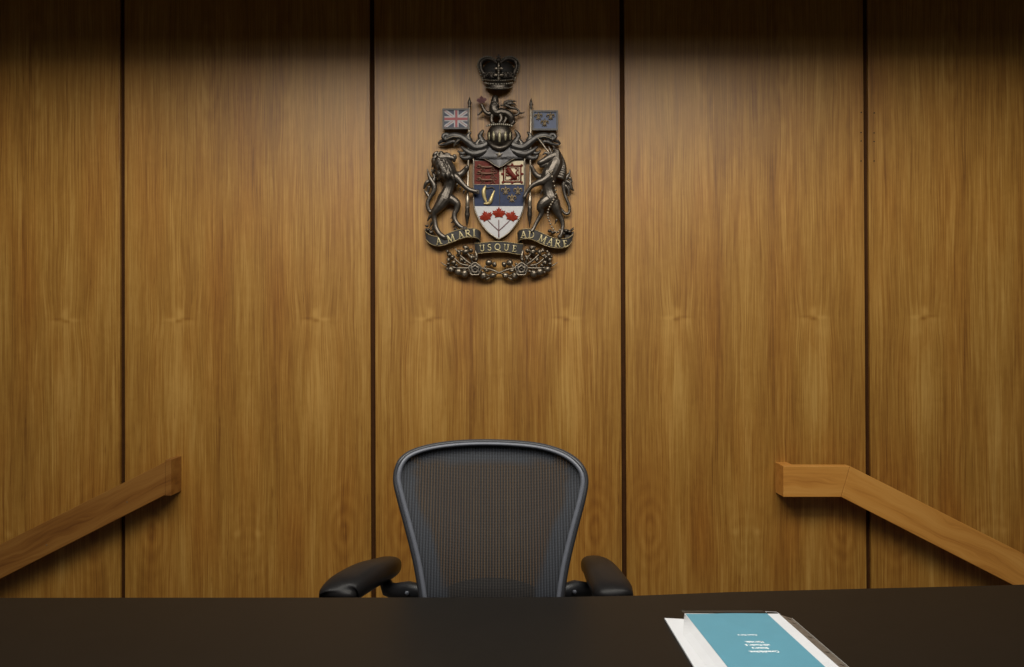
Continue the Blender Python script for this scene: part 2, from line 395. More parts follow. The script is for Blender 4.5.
# ------------------------------------------------------------------ chair
M['frame'] = simple('graphite_frame', (0.15, 0.158, 0.185), 0.40, 0.0, 0.06, 60)
M['frame_dark'] = simple('graphite_frame_dark', (0.035, 0.036, 0.041), 0.42, 0.0, 0.06, 60)
M['pad'] = simple('black_arm_pad', (0.012, 0.011, 0.011), 0.38, 0, 0.1, 80, 0.05, 900, Specular_IOR_Level=0.15)
M['black'] = simple('black_plastic', (0.016, 0.016, 0.018), 0.42)
M['rubber'] = simple('caster_rubber', (0.01, 0.01, 0.01), 0.6)
def mesh_fabric():
    t = NT('woven_mesh'); m = t.math
    uv = t.n('ShaderNodeUVMap').outputs[0]; s = t.n('ShaderNodeSeparateXYZ'); t.t.links.new(uv, s.inputs[0])
    x, z = s.outputs[0], s.outputs[1]                      # metres across, metres up
    at = t.n('ShaderNodeAttribute', attribute_name='border').outputs['Fac']
    wv = t.noise(t.comb(m('MULTIPLY', x, 90), 0.0, m('MULTIPLY', z, 2)), 1, 2)
    st = m('SINE', m('ADD', m('MULTIPLY', x, 2*PI/0.0079), m('MULTIPLY', wv, 1.2)))
    st = m('MULTIPLY', m('ADD', st, 1.0), 0.5)
    st2 = t.noise(t.comb(m('MULTIPLY', x, 420), 0.0, m('MULTIPLY', z, 3)), 1, 2)
    v = m('ADD', m('MULTIPLY', st, 0.6), m('MULTIPLY', st2, 0.4))
    weave = m('MULTIPLY', m('ADD', m('SINE', m('MULTIPLY', z, 2*PI/0.004)), 1), 0.5)
    mid = t.ramp(v, [(0.25, (0.013, 0.012, 0.0115)), (0.55, (0.026, 0.0225, 0.0205)), (0.8, (0.056, 0.046, 0.038))])
    edge = t.ramp(v, [(0.3, (0.020, 0.022, 0.027)), (0.75, (0.052, 0.056, 0.066))])
    t.set(Base_Color=t.mix(at, mid, edge), Roughness=0.6)
    tr = t.n('ShaderNodeBsdfTransparent'); mx = t.n('ShaderNodeMixShader')
    op = m('SUBTRACT', 1.0, m('MULTIPLY', m('MULTIPLY', m('GREATER_THAN', st, 0.62), m('SUBTRACT', 1.0, at)), 0.19))
    t.t.links.new(op, mx.inputs[0]); t.t.links.new(tr.outputs[0], mx.inputs[1]); t.t.links.new(t.b.outputs[0], mx.inputs[2])
    t.t.links.new(mx.outputs[0], t.out.inputs[0])
    t.bump(m('ADD', st, m('MULTIPLY', weave, .4)), 0.3, 0.002)
    return t.m
M['mesh'] = mesh_fabric()
SEATC = Vector((-0.062, -1.93, 0))
chair = empty('office_chair', SEATC)
tag(chair, 'black mesh-backed office chair with grey rim and padded arms behind the bench', 'chair')
# outline of the back, photo pixels (outer edge of the rim); depth measured from the camera
OUT = [(491,439.6),(529,441.8),(553,446.6),(571,454.8),(583,466.5),(587.2,480),(584.5,499),(576.5,530),(568,566),(563,600),(559,640),(548,680),(525,700),
       (491,704),(459,700),(437,680),(425,640),(420.5,600),(414.5,563),(406,528),(397.5,496),(394.3,478),(398,462.5),(408,452),(427,445),(455,440.8)]
def backD(px, py):
    """distance from the camera plane of the back surface at this pixel"""
    t = (600-py)/160.0
    lean = 2.235 + 0.12*max(t, 0)**1.3 + (0.02*(-t) if t < 0 else 0)
    e = min(1.0, abs(px-491)/92.0)
    return lean - 0.045*e*e
def on_back(px, py, off=0.0):
    return at_y(px, py, backD(px, py) - 4.0 + off)
outl = cr(OUT, 8, closed=True)
cxo, cyo = 491.0, 540.0
import_norm = []
def inset(P, d):
    n = len(P); R = []
    for i in range(n):
        tx = P[(i+1)%n][0]-P[i-1][0]; ty = P[(i+1)%n][1]-P[i-1][1]; L = math.hypot(tx, ty) or 1
        R.append((P[i][0] - ty/L*d, P[i][1] + tx/L*d))
    return R
rim = inset(outl, 4.3); rim_out = inset(outl, 1.6)
def rimD(i_pts, off): return [on_back(x, y, off) for x, y in i_pts]
def rad(P, a, b):       # rim is thinner along the top
    return [a if 462 < y else a + (b-a)*min(1, (462-y)/14) for x, y in P]
bm = bmesh.new(); sweep(bm, rimD(rim_out, 0.004), [r*0.00283 for r in rad(rim_out, 2.9, 2.1)], 12, closed=True, flat=2.2)
build('outer_rim', bm, M['frame_dark'], chair)
bm = bmesh.new(); sweep(bm, rimD(rim, -0.006), [r*0.00283 for r in rad(rim, 2.5, 1.9)], 12, closed=True, flat=1.3)
build('back_frame', bm, M['frame'], chair)
# mesh membrane
mem = inset(outl, 5.5); N = len(mem); rings = 14
bm = bmesh.new(); lay = bm.loops.layers.uv.new('uv'); fl_ = bm.verts.layers.float.new('border')
grid = []
for k in range(rings):
    s = 1 - k/rings*0.999
    row = []
    for (x, y) in mem:
        X = cxo + (x-cxo)*s; Y = cyo + (y-cyo)*s
        v = bm.verts.new(on_back(X, Y, 0.004 + 0.012*(1-s*s)))
        # the denser border: a band at the top and down the sides, widening low
        dx = abs(X-491); half = 88 if Y < 500 else 88 - (Y-500)*0.24
        wtop = 462.5 - (dx/90.0)**2*3
        b = max((wtop+1.5 - Y)/3.0, (dx - (half - 14 - max(0, min(1, (Y-490)/50))*9))/3.0, 0)
        v[fl_] = min(1.0, max(0.0, b)); row.append(v)
    grid.append(row)
def mem_uv(f):
    for l in f.loops: l[lay].uv = (l.vert.co.x, l.vert.co.z)
for k in range(rings-1):
    for i in range(N): mem_uv(bm.faces.new((grid[k][i], grid[k][(i+1)%N], grid[k+1][(i+1)%N], grid[k+1][i])))
mem_uv(bm.faces.new(grid[-1]))
build('mesh_back', bm, M['mesh'], chair)
# lumbar pad behind the mesh
bm = bmesh.new()
Pl = cr([(426,640,0),(428,603,0),(441,590.5,0),(462,581,0),(491,577.5,0),(520,581,0),(541,590.5,0),(555,603,0),(557,640,0),(530,652,0),(491,655,0),(452,652,0)], 5, True)
prism(bm, [on_back(x, y, 0.026) for x, y, _ in Pl], [on_back(x, y, 0.05) for x, y, _ in Pl])
bevel(build('lumbar_pad', bm, M['black'], chair, smooth=False), 0.006, 3)
# seat
def oval(cx, cy, rx, ry, n, p=2.6):
    R = []
    for k in range(n):
        a = 2*PI*k/n; c, s = math.cos(a), math.sin(a)
        R.append((cx + rx*abs(c)**(2/p)*(1 if c > 0 else -1), cy + ry*abs(s)**(2/p)*(1 if s > 0 else -1)))
    return R
cx0 = -0.062
def seat_z(x, y):
    t = (y - (-1.98))/0.23
    return 0.455 - 0.05*max(0, -t-0.4)**2*2 + 0.015*((x-cx0)/0.25)**2
ov = oval(cx0, -1.98, 0.245, 0.225, 64)
bm = bmesh.new(); sweep(bm, [(x, y, seat_z(x, y)) for x, y in ov], 0.014, 10, closed=True, updir=Vector((0,0,1)), flat=1.2); build('seat_frame', bm, M['frame_dark'], chair)
bm = bmesh.new(); lay = bm.loops.layers.uv.new('uv'); prev = None
for k in range(8):
    s = 1 - k/8*0.999
    row = [bm.verts.new((cx0+(x-cx0)*s, -1.98+(y+1.98)*s, seat_z(cx0+(x-cx0)*s, -1.98+(y+1.98)*s) - 0.012*(1-s*s))) for x, y in ov]
    if prev:
        for i in range(64):
            f = bm.faces.new((prev[i], prev[(i+1)%64], row[(i+1)%64], row[i]))
            for l in f.loops: l[lay].uv = (l.vert.co.x, l.vert.co.y)
    prev = row
f = bm.faces.new(prev)
for l in f.loops: l[lay].uv = (l.vert.co.x, l.vert.co.y)
build('seat', bm, M['mesh'], chair)
bm = bmesh.new(); box(bm, (cx0-.09, -2.06, .37), (cx0+.09, -1.80, .425)); bevel(build('tilt_mechanism', bm, M['black'], chair, smooth=False), .015, 3)
bm = bmesh.new()
sweep(bm, [(cx0, -1.86, .395), (cx0, -1.77, .40), (cx0, -1.735, .47), (cx0, -1.735, .54), (cx0, -1.735, .59)], [.03,.028,.026,.022,.02], 10, updir=Vector((1,0,0))); build('back_spine', bm, M['black'], chair)
for s in (-1, 1):
    bm = bmesh.new(); sweep(bm, [(cx0+s*.05, -1.93, .385), (cx0+s*.2, -1.93, .39), (cx0+s*.25, -1.93, .44)], [.02,.016,.012], 8, updir=Vector((0,1,0))); build('seat_bracket', bm, M['black'], chair)
bm = bmesh.new(); sweep(bm, [(cx0,-1.93,.12),(cx0,-1.93,.25),(cx0,-1.93,.251),(cx0,-1.93,.38)], [.028,.028,.02,.02], 16, updir=Vector((1,0,0))); build('gas_lift', bm, M['black'], chair)
for k in range(5):
    a = 2*PI*k/5 + PI/2
    d = Vector((math.cos(a), math.sin(a), 0)); c = Vector((cx0, -1.93, 0))
    bm = bmesh.new(); sweep(bm, [c+Vector((0,0,.11)), c+d*.12+Vector((0,0,.115)), c+d*.30+Vector((0,0,.075))], [.03,.024,.015], 10, updir=Vector((0,0,1)), flat=.8)
    leg = build('base_leg', bm, M['frame_dark'], chair)
    bm = bmesh.new(); q = c+d*.30; sd = Vector((-d.y, d.x, 0))
    for s in (-1, 1):
        bmesh.ops.create_cone(bm, cap_ends=True, segments=24, radius1=.028, radius2=.028, depth=.018, matrix=Matrix.Translation(q+sd*s*.014+Vector((0,0,.028))) @ sd.to_track_quat('Z','Y').to_matrix().to_4x4())
    box(bm, q+Vector((-.008,-.008,.03)), q+Vector((.008,.008,.07)))
    build('caster', bm, M['rubber'], leg)
# arms: pad sitting on a bracket that comes off the side of the back frame
def arm(side, pad, link, post):
    root = chair
    # pad: sections (centre px, centre py, D, halfwidth m, halfthick m)
    Q = cr(pad, 8)
    bm = bmesh.new(); rings_ = []
    Pn = [at_y(q[0], q[1], q[2]-4) for q in Q]
    for i, p in enumerate(Pn):
        t = (Pn[min(i+1,len(Pn)-1)]-Pn[max(i-1,0)]).normalized()
        sd = t.cross(Vector((0,0,1))).normalized(); u_ = sd.cross(t).normalized()
        w, h = Q[i][3], Q[i][4]
        R = []
        for k in range(20):
            a = 2*PI*k/20; c, s = math.cos(a), math.sin(a)
            R.append(bm.verts.new(p + sd*(w*abs(c)**.75*(1 if c>0 else -1)) + u_*(h*abs(s)**.75*(1 if s>0 else -1))))
        rings_.append(R)
    for a_, b_ in zip(rings_, rings_[1:]):
        for k in range(20): bm.faces.new((a_[k], a_[(k+1)%20], b_[(k+1)%20], b_[k]))
    bm.faces.new(rings_[0]); bm.faces.new(rings_[-1][::-1])
    build('arm_pad', bm, M['pad'], root)
    bm = bmesh.new(); P = [at_y(*[q[0], q[1]], q[2]-4) for q in link]
    sweep(bm, P, [q[3] for q in link], 12, updir=Vector((0,1,0)), flat=.8); ab = build('arm_bracket', bm, M['black'], root)
    bm = bmesh.new(); ball(bm, at_y(post[0], post[1], post[2]-4), (.006,.004,.006)); build('bolt', bm, M['frame'], ab)
def padsec(C): return [(x, y, d, w, h) for x, y, d, w, h in C]
arm(-1, padsec([(393.5,565,2.47,.004,.004),(392.5,565.5,2.455,.026,.021),(389,566,2.42,.036,.028),(381,569.5,2.34,.045,.031),(367,575,2.26,.052,.033),(350,584.5,2.185,.056,.032),(340,592.5,2.145,.053,.029),(338,598.5,2.125,.044,.022),(337,601.5,2.118,.008,.005)]),
    [(424,594,2.27,.026),(409,590.5,2.29,.0265),(396,591.5,2.31,.024),(388,589,2.33,.022),(385.5,582,2.335,.018),(384.5,576,2.34,.018)], (407,593.2,2.262))
arm(1, padsec([(591.5,563,2.47,.004,.004),(592.5,563.5,2.455,.028,.021),(594,565,2.42,.039,.027),(599,569,2.34,.046,.028),(604.5,577.5,2.26,.051,.030),(610.5,587.5,2.185,.054,.030),(613.5,594,2.145,.052,.028),(614.5,598.5,2.125,.044,.022),(615,601.5,2.118,.008,.005)]),
    [(561,594,2.27,.026),(574,589.5,2.29,.0265),(586,590.5,2.31,.024),(595,588,2.33,.022),(598,582,2.335,.018),(600,576,2.34,.018)], (574.5,592,2.262))
# ------------------------------------------------------------------ coat of arms on the wall
B, BH = M['bronze'], M['bronze_hi']
ecen = E(499, 190, 0)
arms = empty('coat_of_arms', (ecen.x, 0, ecen.z))
tag(arms, 'large dark bronze coat of arms with coloured shield, lion and unicorn on panelled wall', 'coat of arms')
def part(name, bm, mats, parent=None, **kw): return build(name, bm, mats, parent or arms, **kw)
AX = 499.2
def mir(P): return [(2*AX - p[0],) + tuple(p[1:]) for p in P]

# --- shield
side_l = cr([(473.6,157.5),(473.2,175),(473.3,192),(473.9,206),(476,213.5),(479.5,220.8),(483.5,226.8),(488,232),(493,236),(498.8,239.4)], 3)
side_l = [p[:2] for p in side_l]
side_r = [p[:2] for p in cr([(524.6,157.5),(524.9,175),(524.8,192),(523.9,206),(521.8,213.5),(518.2,220.8),(514,226.8),(509.4,232),(504.4,236),(498.8,239.4)], 3)]
sh_out = side_l + side_r[:-1][::-1]
bm = bmesh.new(); plate(bm, sh_out, 1.0, 5.0)
shield = part('shield', bm, B, smooth=False)
def clip_y(y0, y1, ins=1.0):
    def xs(sd, y):
        for a, b in zip(sd, sd[1:]):
            if a[1] <= y <= b[1]: return a[0] + (b[0]-a[0])*(y-a[1])/max(b[1]-a[1], 1e-6)
        return sd[-1][0]
    ys = [y0] + [p[1] for p in side_l if y0 < p[1] < y1] + [y1]
    L = [(min(xs(side_l, y)+ins, 498.8), y) for y in ys]
    R = [(max(xs(side_r, y)-ins, 498.8), y) for y in ys]
    if y1 > 237: L = L[:-1]; R = R[:-1]; return L + [(498.8, y1)] + R[::-1]
    return L + R[::-1]
bm = bmesh.new(); P = clip_y(161, 184.4, 1.2)
plate(bm, [(p[0] if p[0] < 499.4 else 499.4, p[1]) for p in P], 4.9, 5.5)
part('red_field', bm, M['red'], shield, smooth=False)
bm = bmesh.new(); plate(bm, [(p[0] if p[0] > 499.6 else 499.6, p[1]) for p in P], 4.9, 5.5)
part('cream_field', bm, M['cream'], shield, smooth=False)
bm = bmesh.new(); plate(bm, clip_y(184.8, 206.2, 1.0), 4.9, 5.5)
part('blue_field', bm, M['blue'], shield, smooth=False)
bm = bmesh.new(); plate(bm, clip_y(206.2, 238.2, 0.9), 4.9, 5.5)
part('white_field', bm, M['white'], shield, smooth=False)
bm = bmesh.new()
etube(bm, [(x, y, 5.6, 0.65) for x, y in side_l], 6, 1); etube(bm, [(x, y, 5.6, 0.65) for x, y in side_r], 6, 1)
etube(bm, [(499.5,162,5.7,.35),(499.6,184,5.7,.4),(499.6,206,5.7,.3)], 6, 1); etube(bm, [(474,184.6,5.6,.35),(524,184.6,5.6,.35)], 6, 1)
part('shield_rim', bm, BH, shield)
# three maple leaves on one stem
HALF = [(0,1.0),(.15,.66),(.34,.74),(.28,.30),(.50,.52),(.58,.40),(.90,.44),(.78,.20),(.96,.08),(.50,-.30),(.56,-.50),(.08,-.42)]
def leafP(cx, cy, s, rot=0):
    P = HALF + [(-x, y) for x, y in HALF[::-1] if x > 0]
    c, n = math.cos(rot), math.sin(rot)
    return [(cx + (x*c - y*n)*s, cy - (x*n + y*c)*s) for x, y in P]
bm = bmesh.new()
etube(bm, [(498.8,220,5.7,.45),(498.8,229,5.8,.5),(498.8,236.8,5.7,.65)], 6, 2)
etube(bm, [(487.2,219.8,5.7,.4),(493.6,226,5.8,.5),(498.8,230.8,5.8,.5)], 6, 2); etube(bm, [(510.4,219.8,5.7,.4),(504,226,5.8,.5),(498.8,230.8,5.8,.5)], 6, 2)
part('leaf_stem', bm, M['stem'], shield)
for cx, cy, r in ((486.2,217.0,.35),(498.9,213.8,0),(511.4,217.0,-.35)):
    bm = bmesh.new(); plate(bm, leafP(cx, cy, 7.2, r), 5.4, 6.2, ridge=1.3); part('maple_leaf', bm, M['leafred'], shield, smooth=False)
# harp
bm = bmesh.new()
etube(bm, [(485.6,186.2,6,.8),(484.2,189,6.2,1.7),(483.6,193,6.3,2.0),(484.6,198,6.3,1.6),(486.6,202.8,6.1,1.2)], 8, 4)
etube(bm, [(484.4,203.6,6.2,1.0),(489.0,203.2,6.3,1.5),(490.6,200.6,6.3,2.0),(492.2,196,6.2,1.4),(494.4,190.6,6,.6)], 8, 4)
part('harp', bm, M['gold'], shield)
bm = bmesh.new()
etube(bm, [(484.6,186.5,6,.5),(487.5,188.2,6.2,.6),(491,187.2,6.2,.7),(494.2,188.8,6.1,.6),(493.8,192,6,.4)], 8, 4)
for k in range(4): etube(bm, [(486.3+k*1.7,189,5.8,.16),(486.9+k*1.4,201-k*1.6,5.8,.16)], 4, 1)
part('harp_strings', bm, B, shield)
# small fleurs-de-lis
def fleur(bm, cx, cy, s, d=6.0):
    etube(bm, [(cx,cy-4.6*s,d,.15*s),(cx,cy-2.6*s,d+.3,1.0*s),(cx,cy-.4*s,d,.7*s),(cx,cy+1.8*s,d,.8*s),(cx,cy+3.6*s,d,.15*s)], 8, 3)
    for q in (-1, 1):
        etube(bm, [(cx+q*.5*s,cy+.6*s,d,.5*s),(cx+q*1.6*s,cy-1.8*s,d,.75*s),(cx+q*3.1*s,cy-2.2*s,d,.7*s),(cx+q*3.6*s,cy-.2*s,d,.45*s),(cx+q*2.6*s,cy+.2*s,d,.2*s)], 8, 3)
        etube(bm, [(cx+q*.5*s,cy+1.0*s,d,.4*s),(cx+q*1.7*s,cy+2.2*s,d,.45*s),(cx+q*2.3*s,cy+3.0*s,d,.2*s)], 6, 2)
    etube(bm, [(cx-1.7*s,cy+.7*s,d+.4,.45*s),(cx+1.7*s,cy+.7*s,d+.4,.45*s)], 6, 1)
for cx, cy in ((505.6,191.2),(517.9,191.2),(511.9,198.8)):
    bm = bmesh.new(); fleur(bm, cx, cy, 1.12); part('fleur_de_lis', bm, M['gold_dark'], shield)
# three walking lions
def small_lion(bm, cx, cy, s):
    T = lambda P: [(cx+x*s, cy+y*s, 5.9+d, r*s) for x, y, d, r in P]
    etube(bm, T([(-5.2,-.6,.3,1.1),(-2,-.2,.4,1.2),(2,-.2,.3,.95),(5,-.5,.2,1.15)]), 8, 2)
    etube(bm, T([(-5.2,-.8,.4,1.0),(-7,-2.0,.6,1.35),(-8.3,-1.7,.5,.8)]), 8, 2)
    etube(bm, T([(-6,-.2,.3,.7),(-8.2,.3,.2,.5),(-9.6,-.5,.2,.45)]), 6, 2)
    for x, e in ((-4.8,-5.8),(4.4,3.4),(6,7.2),(-3,-2.6)): etube(bm, T([(x,.3,.2,.75),(x+.5,1.6,.2,.5),(e,2.7,.1,.5)]), 6, 2)
    etube(bm, T([(5.6,-1,.2,.4),(8.2,-.5,.2,.35),(9.4,-2,.2,.35),(7,-2.7,.2,.35),(4,-2.5,.2,.55)]), 6, 3)
for k in range(3):
    bm = bmesh.new(); small_lion(bm, 486.9, 167.4+6.4*k, 1.08); part('walking_lion', bm, M['lion_brown'], shield)
# red double border and rampant lion of the second quarter
bm = bmesh.new()
def ring(bm, x0, y0, x1, y1, w, d0, d1):
    for a in ((x0,y0,x1,y0+w),(x0,y1-w,x1,y1),(x0,y0+w,x0+w,y1-w),(x1-w,y0+w,x1,y1-w)):
        plate(bm, [(a[0],a[1]),(a[0],a[3]),(a[2],a[3]),(a[2],a[1])], d0, d1)
ring(bm, 502.9,165.2,521.6,182.6,1.5,5.4,6.0); ring(bm, 505.2,167.4,519.3,180.4,.8,5.4,5.8)
for x, y in ((512.2,164.6),(512.2,183),(502.3,174),(522.3,174),(502.9,182.4),(521.7,182.4),(521.7,165.4),(503,165.6)): eball(bm, x, y, 5.9, 1.35, 1.35, .5)
part('border_band', bm, M['red'], shield)
bm = bmesh.new(); KR = 1.55
etube(bm, [(508.7,169.6,6,1.5),(510,172.2,6.2,1.7),(512.4,175,6.2,1.5),(514.8,177.4,6,1.5)], 8, 3)
etube(bm, [(508.4,168.8,6.1,1.3),(506.9,169.6,6.1,.7)], 8, 2)
for P in ([(509.6,171.8),(507.2,172.8),(506.4,171.6)],[(510.4,173.6),(508,175.6),(506.6,175)],[(514.6,178),(511.8,178.4),(511.2,179.6),(509.5,179.6)],[(515,177.6),(516.4,178.4),(515.4,179.8)],[(515.2,176.6),(517.6,175.2),(516,172.4),(517.8,169.8),(515.4,168.6)]):
    etube(bm, [(x,y,6,.75-.12*i) for i,(x,y) in enumerate(P)], 6, 3)
part('rampant_lion', bm, M['red'], shield); KR = 1.0

# --- helmet
bm = bmesh.new()
eball(bm, 499.8, 135.5, 7, 12.6, 12.6, 9.5, seg=28, rings=18)
etube(bm, [(488,141,8,2.2),(493,146.2,11.5,2.6),(499.6,148.4,13,2.8),(506,146.4,11.5,2.6),(511.5,141,8,2.2)], 10, 5)
helmet = part('helmet', bm, B)
bm = bmesh.new()
for x, w, d, y0, y1 in ((489.2,.8,12.4,132.5,139.5),(493.7,1.35,14.8,131.6,140),(499.6,1.55,16.1,130.8,141.6),(505.5,1.35,14.8,131.6,140),(510.2,.8,12.4,132.5,139.5)):
    etube(bm, [(x,y0,d-.6,w*.7),(x,(y0+y1)/2,d+.4,w),(x,y1,d-.6,w*.6)], 8, 4)
part('visor_bars', bm, M['visor'], helmet)
bm = bmesh.new()
for x, w, d in ((491.6,.9,14.0),(496.7,1.0,15.6),(502.5,1.0,15.6),(507.7,.9,14.0)):
    etube(bm, [(x,132,d-1.2,w*.7),(x,136,d-.4,w),(x,140,d-1.2,w*.6)], 8, 4)
part('visor_slots', bm, M['screw'], helmet)
bm = bmesh.new()
for k in range(13):
    a = -1 + 2*k/12; eball(bm, AX+.3+a*12.2, 126.6-2.2*math.sqrt(1-a*a*.9), 8+7*math.sqrt(1-a*a*.95), 1.15, 1.15, 1.1, seg=8, rings=6)
part('bead_wreath', bm, M['pearl'], helmet)
# --- gorget plate below the helmet
G = [(489.5,142),(486.5,148),(481.5,152.5),(475.5,155.5),(471.5,157.6),(472.5,159.2),(478,157.8),(484,158.8),(489.6,161.6),(494.5,165.2),(499.3,167.4)]
G = [p[:2] for p in cr(G, 3)]
bm = bmesh.new(); n = len(G)
rows = []
for (x, y) in G:
    q = [E(AX + (x-AX)*s, y + (0 if s else 0), 5.2 + 6.2*max(0, 1 - abs((x-AX)*s)/29.0)**1.4) for s in (1, .75, .5, .25, 0, -.25, -.5, -.75, -1)]
    rows.append([bm.verts.new(p) for p in q] )
for a, b in zip(rows, rows[1:]):
    for k in range(8): bm.faces.new((a[k], a[k+1], b[k+1], b[k]))
g = part('gorget', bm, M['bronze_gorget'])
sm = g.modifiers.new('thick', 'SOLIDIFY'); sm.thickness = 0.006
bm = bmesh.new()
etube(bm, [(x,y,5.8+6.2*max(0,1-abs(x-AX)/29.0)**1.4,.38) for x,y in G[15:]], 6, 1); etube(bm, mir([(x,y,5.8+6.2*max(0,1-abs(x-AX)/29.0)**1.4,.38) for x,y in G[15:]]), 6, 1)
for k in range(5):
    a = PI/2 + 2*PI*k/5; etube(bm, [(AX,154.8,12.2,1.3),(AX+3.8*math.cos(a),154.8-3.8*math.sin(a),12.0,.35)], 6, 2)
part('gorget_trim', bm, BH, g)
# --- mantling, left and right
KR = 1.22
MS = [[(488,143,6,3.2),(482,146.5,7,3.6),(475,147,8,3.4),(468,142,8.5,3.1),(461,137,8.5,2.8),(453,135.6,8,2.7),(446,138.5,7,2.2),(440.5,142,6,1.0)],
      [(450,136,7,2.2),(445,134.5,8,1.8),(443,137.5,8.5,1.5),(446,140,8,1.1)],[(441,141,6,1.2),(438.5,143.5,5,.8),(441.5,144.8,5,.8),(447,143.6,6,1.5),(453,141.5,7,1.5),(458,143,7,1.0)],
      [(470,141,8,2.4),(468,136,9,1.9),(470.5,132.5,8.5,1.0)],[(462,138,9,1.4),(457,141.5,8,1.4),(454,146,7,.7)],
      [(486,150,5.5,3.2),(479,153,6.5,3.4),(472.5,153.6,7,3.0),(466,150.5,6.5,2.2),(461.5,147,5.5,1.0)],
      [(483,142,7,2.6),(480,136,6,2.1),(483,130.8,5,1.2)],[(480,150,7,2.4),(477,144,8.5,2.2),(480,139,8,1.2)],
      [(473,155,6,2.6),(467.5,158,6,2.4),(462.5,157.5,5.5,1.7),(460,154,5,.9)],[(467,152,6,1.7),(462,153.5,6,1.5),(458,151,5,.8)]]
for flip in (0, 1):
    bm = bmesh.new()
    for S in MS: etube(bm, mir(S) if flip else S, 10, 5, .8)
    mo = part('mantling', bm, M['bronze_grey']); remesh(mo, .0017, 1)
    bm = bmesh.new()
    for S in MS[:1] + MS[5:6]:
        for off in (-1.1, 1.0):
            R = [(x, y+off*1.0, d+r*.72, .42) for x, y, d, r in S[1:-1]]; etube(bm, mir(R) if flip else R, 6, 5)
    for S in MS[3:5] + MS[6:8]:
        R = [(x, y, d+r*.75, .4) for x, y, d, r in S]; etube(bm, mir(R) if flip else R, 6, 4)
    part('mantling_folds', bm, BH, mo)

KR = 1.28
# --- crest lion on the helmet, maple leaf in its paw
bm = bmesh.new()
for S in ([(511.5,121.5,8,2.6),(511,117,9,3.0),(507,113.4,9.5,3.0),(501,112,9.5,3.2),(496.5,112.6,9.5,3.7),(494,109,9.5,3.9),(494.6,104,9.5,3.4)],
          [(494.6,104,9.5,3.0),(494.8,100.4,9.8,3.0),(495.3,98,9.6,2.6)],[(495,101,11.5,1.6),(492.4,102,11.5,1.3)],
          [(494,112,9,2.6),(491.8,117,9.6,1.8),(491.6,121.5,10,1.5),(493.6,123.4,11,1.4)],
          [(499.5,114,10,2.2),(501.4,118.5,11,1.5),(499.4,122.6,11.5,1.4)],
          [(512,119.6,8.6,1.9),(513.6,122.4,9,1.6),(511.4,124,9,1.2)],[(506,116,8,2.0),(505.6,120,9.5,1.4),(503.6,122.8,10,1.2)],
          [(492.5,112,8,2.3),(488.6,113.8,8.4,2.0),(485,111.4,8.6,1.6),(482.6,107,8.8,1.3),(481.6,104.6,8.8,1.3)],
          [(483,110,7.5,.9),(480.4,113,7,.7),(478.2,114.6,6.5,.9)],
          [(508,113.6,7,1.2),(512.4,115.6,7,1.1),(517,114.6,7,1.0),(519,112,7,.9),(516.6,109,7,1.0),(511,107.6,7,1.2),(505.6,105.4,7,1.0),(500.6,105.4,6.5,.6)],
          [(505.4,105.4,7,1.0),(505,103,7,1.4),(508.6,101.2,7,1.2),(512.6,101,7,.8),(516.6,101.4,6.5,.3)],[(508,103.8,7,1.1),(512,103.4,7,1.0),(515.6,104.4,6.5,.4)],[(518.6,112.4,7,.9),(521.6,113.2,6.6,.7),(524.4,112.2,6,.4)]):
    etube(bm, S, 10, 4, .9)
for x, y in ((492.7,97.2),(494.6,96.2),(496.6,96.2),(498,97.2)): etube(bm, [(x*.5+495.3*.5,98.6,9.8,.7),(x,y,10,.6)], 6, 1)
for x, y in ((492.2,104.4),(497.6,105),(492.6,107.4),(497.4,108.4),(494.8,107.8),(490.6,108.4),(499,106.4),(491.4,111.6),(498.6,112),(495,112.4),(490.4,104.6)): etube(bm, [(x*.6+495*.4,y-2.6,12.8,1.0),(x,y,12.2,.5)], 6, 2)
cl = part('crest_lion', bm, B); remesh(cl, .0015, 1)
bm = bmesh.new(); plate(bm, leafP(481.6, 100.6, 5.6, .1), 8, 9.4, ridge=1.6); part('held_leaf', bm, M['stem'], cl, smooth=False)

KR = 1.0
# --- lances
def lance(P0, P1, tip):
    (x0, y0), (x1, y1) = P0, P1
    ln = lambda y: x0 + (x1-x0)*(y-y0)/(y1-y0)
    bm = bmesh.new()
    etube(bm, [(ln(y), y, 7.5 if y < 150 else 6.2, r) for y, r in ((y0+5, 1.15), (150, 1.15), (170, 1.15), (196, 1.25), (197, 1.9), (206, 2.0), (207, 1.5), (213, 1.4), (217, 1.4))], 12, 1)
    o = part('lance', bm, BH)
    bm = bmesh.new()
    P = [(ln(y), y, 7.6, r) for y, r in ((y0, .2), (y0+3.4, 1.3), (y0+6.2, 2.0), (y0+8.2, 1.0), (y0+9.4, 1.6))]
    sweep(bm, [E(*p[:3]) for p in P], [p[3]*PX for p in P], 8)
    part('finial', bm, B, o); bm = bmesh.new()
    P = [(ln(y), y, 6.4, r) for y, r in ((206, 1.7), (207.5, 2.5), (209.5, 1.9), (215, 2.7), (217, 2.2), (222, 1.2), (tip, .2))]
    sweep(bm, [E(*p[:3]) for p in P], [p[3]*PX for p in P], 10)
    part('spear_head', bm, B, o)
lance((469.6,97), (467.0,226), 227.5); lance((531.1,98.5), (529.6,226), 228)
